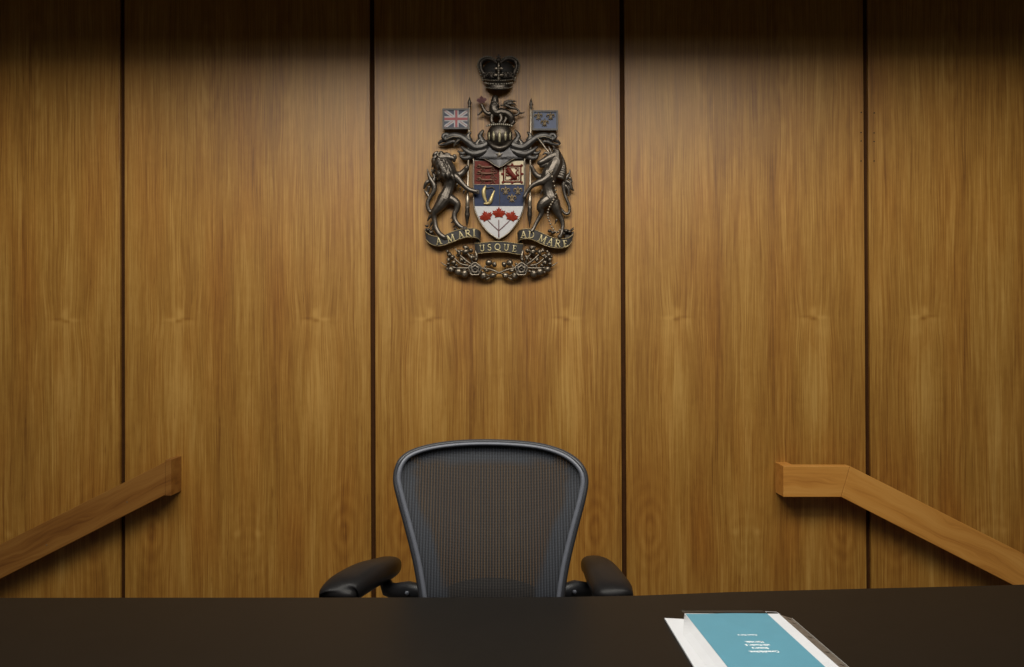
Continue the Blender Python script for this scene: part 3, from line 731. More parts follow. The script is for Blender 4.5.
# --- banners
def banner(x0, y0, x1, y1, fld):
    bm = bmesh.new(); plate(bm, [(x0,y0),(x0,y1),(x1,y1),(x1,y0)], 4.2, 8.0)
    o = part('banner', bm, fld, smooth=False)
    bm = bmesh.new(); w = 1.4
    ring(bm, x0-.2, y0-.2, x1+.2, y1+.2, w+.3, 4, 9.0); part('banner_frame', bm, M['ribbon'], o, smooth=False)
    return o
ub = banner(442.6, 108.6, 469.0, 128.8, M['navy'])
X0, Y0, X1, Y1 = 444.4, 110.4, 468.2, 127.2; CX, CY = (X0+X1)/2, (Y0+Y1)/2
bm = bmesh.new()
def diag(bm, ax, ay, bx, by, w, d, mi):
    # stripe from a corner to the middle, clipped to the field
    plate(bm, [(ax, ay), (ax + (w if ax < CX else -w), ay), (bx + (w*.9 if ax < CX else -w*.9), by), (bx, by), (bx - (w*.9 if ax<CX else -w*.9), by), (ax, ay + (w*.75 if ay < CY else -w*.75))], 7.9, d, mi)
for ax, ay in ((X0,Y0),(X1,Y0),(X1,Y1),(X0,Y1)):
    diag(bm, ax, ay, CX, CY, 2.9, 8.30, 0); 
for ax, ay in ((X0,Y0),(X1,Y0),(X1,Y1),(X0,Y1)):
    diag(bm, ax, ay, CX, CY, .45, 8.42, 1)
plate(bm, [(X0,CY-2.5),(X0,CY+2.5),(X1,CY+2.5),(X1,CY-2.5)], 7.9, 8.52, 0); plate(bm, [(CX-2.3,Y0),(CX-2.3,Y1),(CX+2.3,Y1),(CX+2.3,Y0)], 7.9, 8.55, 0)
plate(bm, [(X0,CY-1.3),(X0,CY+1.3),(X1,CY+1.3),(X1,CY-1.3)], 7.9, 8.75, 1); plate(bm, [(CX-1.2,Y0),(CX-1.2,Y1),(CX+1.2,Y1),(CX+1.2,Y0)], 7.9, 8.80, 1)
part('flag_crosses', bm, [simple('flag_white', (0.42, 0.41, 0.41), .5), simple('flag_red', (0.30, 0.055, 0.06), .5)], ub, smooth=False)
fb = banner(532.6, 110.4, 557.8, 130.0, M['flagblue'])
for cx, cy in ((538.4,116.6),(550.6,116.6),(544.6,123.2)):
    bm = bmesh.new(); fleur(bm, cx, cy, 1.0, 8.8); part('banner_fleur', bm, M['gold_dark'], fb)

# --- motto ribbon
def ribbon(T, Bt, D, nm, thick=.9):
    """strip between a top and a bottom edge, with a depth along its length"""
    T = cr([(x,y,d) for (x,y),d in zip(T, D)], 5); Bt = cr([(x,y,d) for (x,y),d in zip(Bt, D)], 5)
    bm = bmesh.new(); R = []
    for a, b in zip(T, Bt):
        R.append([bm.verts.new(E(a[0],a[1],a[2])), bm.verts.new(E(b[0],b[1],b[2])), bm.verts.new(E(b[0],b[1],b[2]-thick)), bm.verts.new(E(a[0],a[1],a[2]-thick))])
    for p, q in zip(R, R[1:]):
        for k in range(4): bm.faces.new((p[k], p[(k+1)%4], q[(k+1)%4], q[k]))
    bm.faces.new(R[0]); bm.faces.new(R[-1][::-1])
    o = part(nm, bm, M['ribbon'], smooth=False)
    bm = bmesh.new()
    sweep(bm, [E(a[0],a[1],a[2]) for a in T], .48*PX, 6); sweep(bm, [E(a[0],a[1],a[2]) for a in Bt], .48*PX, 6)
    part('ribbon_edge', bm, M['gold_edge'], o)
    return o
r1 = ribbon([(425.2,231.5),(430,234.9),(436.4,236.5),(443.4,235.5),(451,232.2),(459,229.6),(467,228.4),(474.7,228.7),(479.2,230.6),(481,233.4)],
            [(426,239.6),(430,243.5),(436.4,245.9),(443.4,245.3),(451,242.7),(459,239.4),(467,237.4),(474.7,237.4),(479,239.4),(480.4,242.6)], [5,6.6,8,9,9.2,9,9.2,9.2,7.4,4.4], 'motto_ribbon')
r2 = ribbon([(474.5,243.3),(479,243.3),(486.4,242.4),(493,241.7),(500,241.6),(507.8,242.1),(515.6,243.4),(523,244)],
            [(475.6,254.3),(479,253.4),(486.4,252.6),(493,252.1),(500,252),(507.8,252.5),(515.6,254),(521.6,254.8)], [6,7.6,8.6,9,9,8.6,7.6,6], 'motto_ribbon')
r3 = ribbon([(517.4,233.6),(519.2,230.8),(523,229.3),(528.5,229),(535.2,230.2),(540.6,232.3),(546.9,235.3),(554.7,238),(562.5,238.8),(568.8,237.6),(573,234.4)],
            [(518,242.4),(519.8,240.1),(523.4,238.9),(529.7,238.9),(535.2,240.8),(540.6,243.5),(546.9,246),(554.7,247.8),(562.5,248),(567.6,246.4),(572,241.4)], [4.4,7.4,9.2,9.2,9,9,9.2,9,8,6.6,5], 'motto_ribbon')
# dark folded-back ends behind
for T, Bt, D in (([(481,233.6),(477.5,239),(474.6,243.4)],[(480.4,242.8),(478,248),(475.8,254)],[4.2,3.2,5]),
                 ([(517.4,233.8),(520.4,239),(523.2,244.2)],[(518,242.6),(520,248),(521.8,254.6)],[4.2,3.2,5]),
                 ([(425.2,231.5),(424.6,228.8),(429,229.5),(434,232)],[(426,239.4),(426.6,236),(430,236),(434,237)],[4.6,3.6,3,2.6]),
                 ([(573,234.4),(574,231.6),(569.6,231.6),(565,233.4)],[(572,241.2),(571.8,238.4),(569,237.6),(565,238.6)],[4.6,3.6,3,2.6])):
    bm = bmesh.new(); V = [(bm.verts.new(E(a[0],a[1],d)), bm.verts.new(E(b[0],b[1],d)), bm.verts.new(E(b[0],b[1],d-.9)), bm.verts.new(E(a[0],a[1],d-.9))) for a, b, d in zip(T, Bt, D)]
    for p, q in zip(V, V[1:]):
        for k in range(4): bm.faces.new((p[k], p[(k+1)%4], q[(k+1)%4], q[k]))
    bm.faces.new(V[0]); bm.faces.new(V[-1][::-1]); part('ribbon_fold', bm, B, smooth=False)
# letters drawn stroke by stroke: (x0,y0,x1,y1,half width), unit box x 0..w, y 0..1 up
TH, TN = .105, .055
def arc(cx, cy, rx, ry, a0, a1, n=12): return [(cx+rx*math.cos(math.radians(a0+(a1-a0)*i/n)), cy+ry*math.sin(math.radians(a0+(a1-a0)*i/n))) for i in range(n+1)]
LET = {
 'A': (.84, [([(.10,0),(.42,1)],TN),([(.42,1),(.76,0)],TH),([(.2,.34),(.64,.34)],TN),([(0,.03),(.22,.03)],TN),([(.6,.03),(.9,.03)],TN)]),
 'M': (1.1, [([(.14,0),(.2,1)],TN),([(.2,1),(.54,.1)],TH),([(.54,.1),(.88,1)],TN),([(.88,1),(.96,0)],TH),([(0,.03),(.28,.03)],TN),([(.8,.03),(1.1,.03)],TN),([(.05,.97),(.24,.97)],TN),([(.86,.97),(1.05,.97)],TN)]),
 'R': (.8, [([(.16,0),(.16,1)],TH),([(.16,.97),(.4,.97)]+arc(.4,.74,.24,.23,90,-90)+[(.16,.51)],.075),([(.38,.5),(.74,0)],TH),([(0,.03),(.32,.03)],TN),([(0,.97),(.2,.97)],TN),([(.66,.03),(.84,.03)],TN)]),
 'I': (.34, [([(.17,0),(.17,1)],TH),([(0,.03),(.34,.03)],TN),([(0,.97),(.34,.97)],TN)]),
 'U': (.84, [([(.16,1),(.16,.3)]+arc(.42,.3,.26,.27,180,360)+[(.68,1)],.085),([(0,.97),(.32,.97)],TN),([(.54,.97),(.84,.97)],TN)]),
 'S': (.6, [(arc(.31,.74,.22,.23,40,230,10)+arc(.3,.27,.24,.25,70,-150,12),.085)]),
 'Q': (.95, [(arc(.46,.5,.40,.47,0,360,24),.09),([(.45,.1),(.65,-.08),(.95,-.14)],.08)]),
 'E': (.66, [([(.16,0),(.16,1)],TH),([(0,.03),(.58,.03),(.62,.22)],TN),([(0,.97),(.54,.97),(.58,.8)],TN),([(.16,.51),(.46,.51)],TN)]),
 'D': (.85, [([(.16,0),(.16,1)],TH),([(0,.97),(.36,.97)]+arc(.36,.5,.42,.47,90,-90,14)+[(0,.03)],.075)])}
def letter(parent, ch, px, py, h, rot, d):
    w, S = LET[ch]; c, s = math.cos(math.radians(rot)), math.sin(math.radians(rot))
    bm = bmesh.new()
    def P(x, y):
        X = (x-w/2)*h; Y = (y-.5)*h
        return E(px + X*c - Y*s, py - (X*s + Y*c), d)
    for pts, hw in S:
        sweep(bm, [P(*p) for p in pts], hw*h*PX, 6, flat=.8)
    part('letter', bm, M['gold_bright'], parent)
for q in (('A',438.6,241,6.4,7),('M',450.8,238.6,7.2,17),('A',460.6,235.0,6.8,16),('R',467.9,233.4,7,9),('I',474.1,232.9,6.6,2)): letter(r1, *q, 9.9)
for q in (('U',482.1,248.2,6.2,5),('S',489.4,247.4,6.2,3),('Q',497.6,247.0,6.4,0),('U',506.4,247.6,6.2,-4),('E',514.6,248.7,6.2,-8)): letter(r2, *q, 9.4)
for q in (('A',523.5,234.6,6.6,2),('D',531.4,234.8,6.6,-6),('M',542.6,239.2,7,-24),('A',550.4,241.8,6.8,-20),('R',557.8,243.4,6.8,-8),('E',565.4,243.6,6.4,6)): letter(r3, *q, 9.6)

# --- lion supporter
KR = 1.22
bm = bmesh.new()
for S in ([(449.5,176,7,6.6),(450,182,7,5.6),(448.8,188,6.8,4.5),(446.8,193.5,6.8,4.9),(444.2,199,7,5.8),(441.6,204,7,4.8)],      # trunk
          [(444.5,199,8,5.4),(439.5,206,8.4,4.4),(434.6,212.4,8,3.1),(434,216.5,7.6,2.3),(435,222,7.4,2.0),(436,228,7.6,2.1),(439.6,234,8.4,2.2),(444.4,237.4,9,2.0)],   # near hind leg
          [(448,198,6,4.6),(452.6,200.2,6,3.9),(457,204,6,3.2),(456.6,209.6,6,2.4),(454.4,215,6,2.1),(455.4,221,6.4,2.0),(459.4,226,7,2.0),(464,228.6,7.6,1.7)],          # far hind leg
          [(450,175.4,9.5,4.6),(456,177.6,10,3.5),(461,182.4,10.4,2.5),(466,187.4,10.6,2.0),(471,190.4,10.8,1.9),(476.4,191.6,10.6,1.7)],    # front arm to the shield
          [(455,175,6,3.4),(460.5,174.6,6.2,2.9),(464.6,170.8,7,2.4),(467,167.6,8.4,2.1)],          # far arm holding the lance
          [(443.4,164,7.6,7.0),(446.0,170.4,8,8.2),(449,176,8,7.4)],                                     # neck and chest
          [(441.8,158.4,8.5,5.2),(445.6,157.8,9.6,4.2),(449.4,157.6,10.4,2.7),(452.8,158.4,10.6,2.2),(454.2,160.4,10.2,1.6)],          # skull and muzzle
          [(445,165.4,8.6,2.6),(448.6,167.2,9,1.6),(451.8,166.6,9.4,1.2)],                                # jaw
          [(439.6,154,10.5,1.8),(441.4,152.4,11,1.5),(440.6,155.8,12,1.5)],                         # ear
          [(446,153.8,11.6,1.4),(449.4,154.6,12,1.2)],[(454.4,155.8,10,1.6),(455.6,157.8,9.6,1.4)],
          [(437,206,6,1.9),(431.4,211.6,5,1.6),(428.4,209,5,1.7),(427.6,203,5.2,1.8),(430.4,197,5.6,1.7),(433.8,191.4,6,1.9),(434,185.4,6,2.2),(430.8,179.6,6,2.0),(428.4,174,5.6,1.1),(427.4,168.8,5,.4)],   # tail
          [(430.4,179.6,5.6,1.6),(426,183.6,5.4,1.6),(424,188.4,5,.7)],[(433.4,183,5.6,1.4),(434.4,176.6,5.4,1.4),(431.4,169.6,5,.5)],[(430,197.6,5.4,1.6),(426.6,193.4,5.2,1.2),(424.4,190.4,5,.5)],[(429,187,5.6,1.5),(427.6,192,5.2,1.0)],
          [(434.4,214,7.6,2.0),(430.4,216.4,7,1.4),(427.6,220.8,6,.6)],[(434.6,221,7.4,1.6),(431.4,223.6,7,1.0),(429.6,228,6,.4)],[(435.4,226.4,7.4,1.6),(432.4,229.6,7,.9)]):
    etube(bm, S, 12, 5, .92)
KR = 1.25
# mane tufts
for k in range(60):
    t = random.random(); a = random.uniform(-1, 1)
    x = 438.6 + 9*t + a*(5.6+1.6*t); y = 158 + 17*t + abs(a)*1.0
    d = 9.4 + 8.4*math.sqrt(max(0.05, 1-a*a*.85))
    ln = random.uniform(4.5, 7)
    etube(bm, [(x, y, d, 1.25), (x+.2+a*.9, y+ln*.5, d-.1, 1.05), (x+.9+a*1.3, y+ln, d-1.2, .35)], 7, 3)
for (x, y, x2, y2) in ((437,153,432.4,156.6),(436,157,431.6,162),(436.4,162,431.8,167.4),(437.4,167,433,173),(439.6,171,435.6,178),(442,175,439,181.5),(446,178,444,184.6),(450,180,449.4,186),(454,178.6,455.6,183.6)):
    etube(bm, [(x,y,8,1.8),((x+x2)/2-.6,(y+y2)/2,8,1.5),(x2,y2,6.4,.35)], 7, 3)
for x, y in ((453.6,181),(457,184.4),(460.4,188),(464,190.6)): etube(bm, [(x,y,10.4,.9),(x-.8,y+3.4,9.4,.3)], 6, 1)
for x, y in ((450.6,217),(451,221.4),(453,225.6),(431.6,226)): etube(bm, [(x+3,y-1,6.4,1.0),(x,y+1.6,6,.35)], 6, 1)
for cx, cy, dx in ((444.4,237.4,1),(464,228.6,1),(476.4,191.6,1)):
    for k in range(3): etube(bm, [(cx,cy+(k-1)*1.2,9.6 if cx<470 else 11,1.0),(cx+2.6,cy+(k-1)*1.5+.4,9.0 if cx<470 else 10.4,.7)], 6, 1)
KR = 1.0
lo = part('lion_supporter', bm, M['bronze_beast']); remesh(lo, .0016, 1)

bm = bmesh.new(); eball(bm, 449.8, 162.6, 10.4, 3.4, 2.3, 2.2, rot=.3); part('open_mouth', bm, M['screw'], lo)
bm = bmesh.new(); etube(bm, [(439.9+2.1*math.cos(a), 154.4-2.3*math.sin(a), 13.2, .55) for a in [2*PI*k/14 for k in range(14)]], 6, 1, closed=True); part('ear', bm, BH, lo)
# --- unicorn supporter
KR = 1.20
bm = bmesh.new()
for S in ([(549.6,172,8,6.4),(548.6,179,8,6.6),(548.2,186,7.4,5.5),(549,192,7,5.2),(551,198,7,6.0),(553,203,7,5.2)],          # trunk
          [(556.5,158,8,5.0),(556,163,8.4,6.0),(553.4,169,8.6,6.4),(550.4,174.6,8.6,6.2)],                                # neck
          [(554.6,156.4,9,4.4),(549.8,158.2,9.8,3.9),(545,160.6,10,3.0),(541,162.4,10,2.5),(539.4,163,9.8,2.2)],          # head
          [(547,164,9.2,2.6),(543,165.6,9.2,1.8),(540.6,166,9,1.4)],                                                       # jaw
          [(551.4,153.6,11,1.4),(550,149.6,11.4,1.2),(548.2,146,11,.4)],[(555,152.4,9,1.3),(554.6,148.6,9,1.1),(552.6,145,8.6,.3)],  # ears
          [(549,154,12,1.0),(545.4,153,12,1.2),(543,154.6,12,.6)],
          [(549,177,11,4.6),(544,180.6,11.6,3.5),(538.6,182.6,11.6,2.7),(533.4,185,11.4,2.1),(529.6,188.6,11,1.7),(526.8,192.6,10.6,1.5),(524.6,196.6,10.4,1.7),(524.4,198.6,10.2,1.3)],   # fore leg to the shield
          [(545,175.6,6,3.0),(539.6,177,6.4,2.6),(535.2,173.8,7,2.2),(533,169.6,8,1.7),(531.6,166.4,8.6,1.6)],                 # far fore leg on the lance
          [(548,200,9,5.0),(543.4,203,9.4,4.5),(540.6,207.6,9,3.5),(541.4,213,8.4,2.2),(538.8,218.6,8,1.8),(536,223.6,8,1.6),(533.8,228.4,8.4,1.5),(531.6,231.4,8.6,2.0)],  # near hind leg
          [(554,202,7,5.0),(556,208,7,4.3),(558.6,214.4,6.6,3.0),(562,220.6,6.4,2.1),(562.8,227,6.6,1.6),(561.6,233,7.4,1.5),(559.6,237,8.6,2.1)],    # far hind leg
          [(557,203,6,1.6),(560.6,208.6,5.4,1.3),(565.4,213.6,5,1.3),(569.2,212.4,5,1.2),(569.2,206,5,1.3),(566.6,199.4,5.2,1.4),(564.2,192,5.4,1.5),(563.8,184,5.6,1.9),(566.6,177.6,5.6,1.9),(569.6,173,5.2,1.0),(570,169.4,5,.4)],
          [(565.6,181,5.6,1.8),(569.6,183.4,5.4,1.7),(571.6,188.4,5.2,1.3),(573.8,190.6,5,.5)],[(566,186,5.6,1.6),(568.6,190.4,5.4,1.4),(568.6,195.8,5.2,.7)],[(564.4,178,5.6,1.4),(564.6,173.6,5.4,.7)],[(570,178,5.4,1.3),(571.8,182,5.2,.9)]):
    etube(bm, S, 12, 5, .92)
# mane locks down the back of the neck
for k in range(13):
    t = k/12; x = 556.6 + 6.4*math.sin(t*2.4); y = 150.6 + 27*t
    etube(bm, [(x-3, y-1, 9.6, 1.5), (x+1.6, y+.4, 9.4, 1.5), (x+3.2, y+3.4, 7.8, .6)], 7, 3)
for k in range(6): etube(bm, [(555.4-k*.2,149.6+k*1.4,12,1.0),(558.4,151.6+k*1.6,13,1.1),(560,155+k*1.8,11.6,.5)], 7, 3)
for x, y in ((541.5,192),(555.6,222),(538.6,216)): etube(bm, [(x+1,y-2,8,1.0),(x-1,y+2.4,7.4,.35)], 6, 1)
un = part('unicorn_supporter', bm, M['bronze_beast']); remesh(un, .0016, 1)
bm = bmesh.new(); P = cr([(549.6,153.6,12.6,1.0),(545,147.6,12.6,.75),(540.6,141.6,12.4,.45),(537.6,137.6,12.2,.15)], 5)
sweep(bm, [E(*p[:3]) for p in P], [p[3]*PX for p in P], 8); part('horn', bm, BH, un)
KR = 1.0
# collar and chain
bm = bmesh.new()
for k in range(9):
    t = k/8; eball(bm, 545.4+11.6*t, 169.2+3.4*math.sin(t*PI)-1.6*t, 10+5.4*math.sin(t*PI), 1.1, 1.3, 1.1, seg=8, rings=6)
CH = cr([(551,173,15.5),(554,184,13.6),(556,194,13),(553,201,14),(549.6,207,13.4),(547.6,214,10),(549.4,221,7.6),(552.6,228,7.4),(556.6,232.6,7.4),(560.4,229.6,8.6)], 5)
for k, p in enumerate(CH):
    if k % 2 == 0: eball(bm, p[0], p[1], p[2], 1.15, 1.15, .8, seg=8, rings=6)
part('collar_and_chain', bm, BH, un)
# tufts of ground under the beasts
for x, y, r in ((428,230,2.4),(431,232.6,2.6),(427,226,1.8),(566,231,2.6),(569.6,232,2.4),(563,233.6,2.6),(572,229.6,1.6),(553,232.6,2.4),(549.6,231,2.2),(456,229.6,2.2),(461,230.6,2.2),(536,231.6,2),(447,235.6,2.2)):
    bm = bmesh.new(); eball(bm, x, y, 5, r, r*.8, r, seg=10, rings=6)
    for k in range(4): etube(bm, [(x, y, 5.6, r*.45), (x+random.uniform(-2.4,2.4), y+random.uniform(-3,.6), 6.6, .3)], 6, 1)
    part('ground_tuft', bm, B)

# --- flower garland under the motto
KR = 1.15
G1 = [[(475,269,6,1.1),(482,268.4,6.6,1.0),(490,269.4,6.8,.95),(497,272,6.6,.9),(499.4,273,6.6,.9)],
      [(470,268,6,1.1),(462,268.2,6,1.0),(453,267.6,5.4,.9),(446,265.6,4.8,.7),(441,262.4,4,.3)],
      [(472,265,6,1.1),(466,260.6,6.6,1.0),(460.4,255.6,6.6,.9),(456.6,250.6,6,.7),(455,247.6,5.4,.3)],
      [(473,263.6,6,1.0),(470,257,6.4,.9),(466.6,252,6.4,.8)],[(468,265.6,6,1.0),(461,264,6,.9),(455,259,6,.8),(449,252.6,5,.5)],
      [(470,271,6,1.0),(464,272,6,.8),(457,271.6,5.6,.7)],[(480,270.6,6,.9),(485,274,6,.8),(489,276,6,.6)],[(498,272.6,6.4,.9),(492,276.6,6.2,.8),(486,279.6,5.4,.9)],
      [(484,268,6.4,.7),(488,264,6.2,.6),(489.6,262.6,6,.6)],[(476,262,6,1.3),(476.6,256,6,1.5),(475.4,250.6,5,.9)]]
BUD = [(450.8,269.4,2.9,2.6),(458.4,272,3.2,3.2),(464.8,273.8,3.1,3.4),(483.4,275.8,3.0,3.2),(492.8,275.6,3.0,2.5),(488.8,262.8,2.9,2.6),(494.4,264.4,2.0,2.4),(486.4,270.6,2.6,1.4),
       (449.4,254.8,2.2,1.7),(448.6,259.8,1.9,1.9),(453.6,262.6,2.3,1.9),(452.4,257.2,2.1,1.9),(448.4,264,1.8,1.5),(465.6,251.8,3.1,2.2),(466,247.6,3.0,1.8),(459,252.4,1.8,2.6),(471.6,258,1.6,2.6),(461.4,259.8,1.7,2.2),(456.4,265.2,1.8,1.2),(476.4,259.6,1.5,1.7),(471,250.6,1.9,1.9)]
for flip in (0, 1):
    bm = bmesh.new()
    for S in G1: etube(bm, mir(S) if flip else S, 8, 4)
    for x, y, a, b in BUD:
        X = 2*AX - x if flip else x
        a *= 1.22; b *= 1.22; eball(bm, X, y, 6.4, a, b, 2.6, seg=12, rings=8, rot=random.uniform(-.4, .4))
        for k in range(3): eball(bm, X+random.uniform(-1,1), y+random.uniform(-1,1)*b*.4, 8.2, a*.35, b*.45, .7, seg=8, rings=6)
    for k in range(34):
        x = random.uniform(447, 483); y = random.uniform(250, 274) if x < 478 else random.uniform(262, 276)
        if math.hypot(x-475, y-269.2) < 8.6: continue
        X = 2*AX - x if flip else x; a = random.uniform(0, 2*PI)
        etube(bm, [(X-1.8*math.cos(a), y-1.8*math.sin(a), 4.2, .3), (X, y, 5, 1.5), (X+2.2*math.cos(a), y+2.2*math.sin(a), 4.4, .25)], 6, 2)
    part('flower_spray', bm, M['bronze_flower'])
    cx = 521.4 if flip else 475.0; cy = 269.2
    bm = bmesh.new()
    for k in range(5):
        a = PI/2 + 2*PI*k/5; eball(bm, cx+3.9*math.cos(a), cy-3.9*math.sin(a), 9.2, 2.9, 2.9, .9, seg=14, rings=8)
        a += PI/5; etube(bm, [(cx+4.6*math.cos(a), cy-4.6*math.sin(a), 8, .9), (cx+6.9*math.cos(a), cy-6.9*math.sin(a), 7.6, .3)], 6, 1)
        a -= PI/5; eball(bm, cx+1.9*math.cos(a), cy-1.9*math.sin(a), 9.4, 1.3, 1.3, .6, seg=10, rings=6)
    eball(bm, cx, cy, 10.8, 1.3, 1.3, 1.2)
    rs = part('rose', bm, B)
    bm = bmesh.new()
    for R, d in ((6.0, 10.4), (3.2, 11.0)):
        etube(bm, [(cx+R*(1+.09*math.cos(5*a))*math.sin(a), cy-R*(1+.09*math.cos(5*a))*math.cos(a), d, .6) for a in [2*PI*k/30 for k in range(30)]], 6, 1, closed=True)
    part('petal_edge', bm, BH, rs)

KR = 1.0
# ------------------------------------------------------------------ crown above
cc = E(498.6, 75, 0)
crown = empty('crown', (cc.x, 0, cc.z))
tag(crown, 'small dark bronze royal crown mounted alone above the coat of arms', 'crown')
bm = bmesh.new()
# headband: flared half drum
seg = 28; rows = []
for y, rx in ((88.6,12.6),(87.4,13.4),(86.0,13.3),(85.2,12.9),(80,14.0),(79.4,14.8),(78.4,14.7),(77.8,14.0)):
    rows.append([bm.verts.new(E(498.6+rx*math.cos(a), y + 1.5*math.sin(a), 2.5+rx*.80*math.sin(a))) for a in [PI*k/seg for k in range(seg+1)]])
for a, b in zip(rows, rows[1:]):
    for k in range(seg): bm.faces.new((a[k], a[k+1], b[k+1], b[k]))
bm.faces.new(rows[0]); bm.faces.new(rows[-1][::-1])
band = build('headband', bm, B, crown)
bm = bmesh.new()
for k in range(15):
    a = PI*(k+.5)/15; eball(bm, 498.6+13.7*math.cos(a), 82.6+1.5*math.sin(a), 2.5+13.7*.80*math.sin(a), .75 if k%2 else 1.15, .9, .8, seg=8, rings=6)
for k in range(25):
    a = PI*(k+.5)/25
    for yy, rr in ((86.8,13.4),(79,14.8)): eball(bm, 498.6+rr*math.cos(a), yy+1.5*math.sin(a), 2.7+rr*.80*math.sin(a), .5, .5, .5, seg=6, rings=4)
build('jewels', bm, M['pearl'], band)
# cap
bm = bmesh.new(); eball(bm, 498.6, 72.5, 3, 16.6, 12.4, 8.5, seg=24, rings=14); build('cap', bm, M['crown_cap'], crown)
# arches
for nm_, P in (('l', [(485.2,79,4,1.5),(482.4,72,4.6,1.6),(480.4,66,5,1.7),(482.4,61,5.6,1.7),(487.4,58.8,6.6,1.7),(492.6,59.8,7.8,1.6),(497,63,9,1.5)]),
               ('r', [(512,79,4,1.5),(514.8,72,4.6,1.6),(516.8,66,5,1.7),(514.8,61,5.6,1.7),(509.8,58.8,6.6,1.7),(504.6,59.8,7.8,1.6),(500.2,63,9,1.5)]),
               ('m', [(498.6,79,13.4,1.5),(498.6,73,14.6,1.6),(498.6,67,14,1.6),(498.6,62.6,11,1.6)])):
    bm = bmesh.new(); etube(bm, [(x,y,d,r*1.35) for x,y,d,r in P], 10, 5); ar = build('arch', bm, B, crown)
    bm = bmesh.new(); Q = cr(P, 3)
    for k, q in enumerate(Q[:-1]):
        ox, oy = 0, 0
        if nm_ != 'm':
            nx = q[0]-498.6; ny = q[1]-72; L = math.hypot(nx, ny); ox, oy = nx/L*2.7, ny/L*2.7
        eball(bm, q[0]+ox, q[1]+oy, q[2]+(2.3 if nm_ == 'm' else .9), .95, .95, .95, seg=8, rings=6)
    build('pearls', bm, M['pearl'], ar)
# crosses and fleurs on the band
for x, y, d, s in ((498.6,75,15.4,1.25),(491.4,75,13.6,1.0),(505.8,75,13.6,1.0),(486.2,75,8,.9),(511,75,8,.9),(498.6,68.4,15.6,1.1)):
    bm = bmesh.new()
    if s > 1:
        for a in (0, PI/2, PI, 3*PI/2): etube(bm, [(x,y,d,.6*s),(x+3.0*s*math.cos(a),y-3.0*s*math.sin(a),d,1.25*s)], 8, 2, .5)
    else: fleur(bm, x, y, s, d)
    build('band_ornament', bm, BH if s > 1 else B, crown)
bm = bmesh.new(); eball(bm, 498.6, 60, 9.4, 2.5, 2.5, 2.4, seg=16, rings=10)
for a in (0, PI/2, PI): etube(bm, [(498.6,56.8,9.4,.4),(498.6+1.9*math.cos(a),56.8-1.9*math.sin(a),9.4,.75)], 8, 2, .6)
build('orb', bm, B, crown)
# ------------------------------------------------------------------ report in a clear sleeve on the bench
M['paper'] = simple('white_paper', (0.68, 0.69, 0.71), 0.55, 0, 0.02, 30)
M['cover'] = simple('blue_cover', (0.10, 0.31, 0.41), 0.38, 0, 0.03, 30)
M['ink'] = simple('white_ink', (0.85, 0.92, 0.94), 0.5, 0, 0.0)
def clear_plastic():
    t = NT('clear_plastic'); g = t.n('ShaderNodeBsdfTransparent'); mx = t.n('ShaderNodeMixShader')
    t.set(Base_Color=(0.55, 0.52, 0.48), Roughness=0.22)
    t.put(mx.inputs[0], 0.035); t.t.links.new(g.outputs[0], mx.inputs[1]); t.t.links.new(t.b.outputs[0], mx.inputs[2]); t.t.links.new(mx.outputs[0], t.out.inputs[0])
    return t.m
M['plastic'] = clear_plastic()
ZB = DT + 0.017
# cover corners: A top left, B top right; the long sides run towards the viewer
A = at_z(684.5, 613.2, ZB); Bp = at_z(766.0, 612.8, ZB)
AL = at_z(727.5, 667, ZB); BL = at_z(824.5, 667, ZB)
wv = (Bp - A); width = wv.length; U = wv.normalized()
Vd = ((AL-A).normalized() + (BL-Bp).normalized()).normalized()       # down the page, towards the viewer
L = 0.297
def pt(u, v, z): p = A + U*u + Vd*v; return Vector((p.x, p.y, DT + z))
rp = empty('report', pt(width/2, L/2, 0))
tag(rp, 'blue covered report in a clear punched sleeve lying on the dark bench', 'booklet')
# white lower sheets, pages block with a sloping left side
SL = at_z(664.5, 618.2, DT+.004); SLb = at_z(694.0, 667, DT+.004)
def slab(bm, P, z0, z1): prism(bm, [Vector((p.x, p.y, z1)) for p in P], [Vector((p.x, p.y, z0)) for p in P])
dS = (SLb - SL).normalized()
bm = bmesh.new()
slab(bm, [SL, SL + dS*L, pt(width*.6, L, 0), pt(width*.6, .018, 0)], DT+.0006, DT+.0045)
build('loose_sheets', bm, M['paper'], rp, smooth=False)
bm = bmesh.new()   # page block: left side leans out to meet the sheets
n = 16; R = []
for i in range(n+1):
    v = L*i/n
    lean = .0015 + .026*min(1, i/5)
    R.append([bm.verts.new(pt(-lean*1.0, v, .0046)), bm.verts.new(pt(-lean*.45, v, .010)), bm.verts.new(pt(0.0, v, .0166)), bm.verts.new(pt(width+.0275, v, .0150)), bm.verts.new(pt(width+.030, v, .0046))])
for a, b in zip(R, R[1:]):
    for k in range(5): bm.faces.new((a[k], a[(k+1)%5], b[(k+1)%5], b[k]))
bm.faces.new(R[0]); bm.faces.new(R[-1][::-1])
build('pages', bm, M['paper'], rp, smooth=False)
bm = bmesh.new(); m_ = 24; a0 = []
for j in range(m_+1):
    u = .0012 + (width-.0012)*j/m_; wav = .0012*math.sin(j/m_*PI*2.2+.5)
    a0.append([bm.verts.new(pt(u, .0045 + wav*1.2, .0170)), bm.verts.new(pt(u, L-.002, .0170)), bm.verts.new(pt(u, L-.002, .0176)), bm.verts.new(pt(u, .0045 + wav*1.2, .0176))])
for a, b in zip(a0, a0[1:]):
    for k in range(4): bm.faces.new((a[k], a[(k+1)%4], b[(k+1)%4], b[k]))
bm.faces.new(a0[0]); bm.faces.new(a0[-1][::-1])
cv = build('cover', bm, M['cover'], rp, smooth=False)
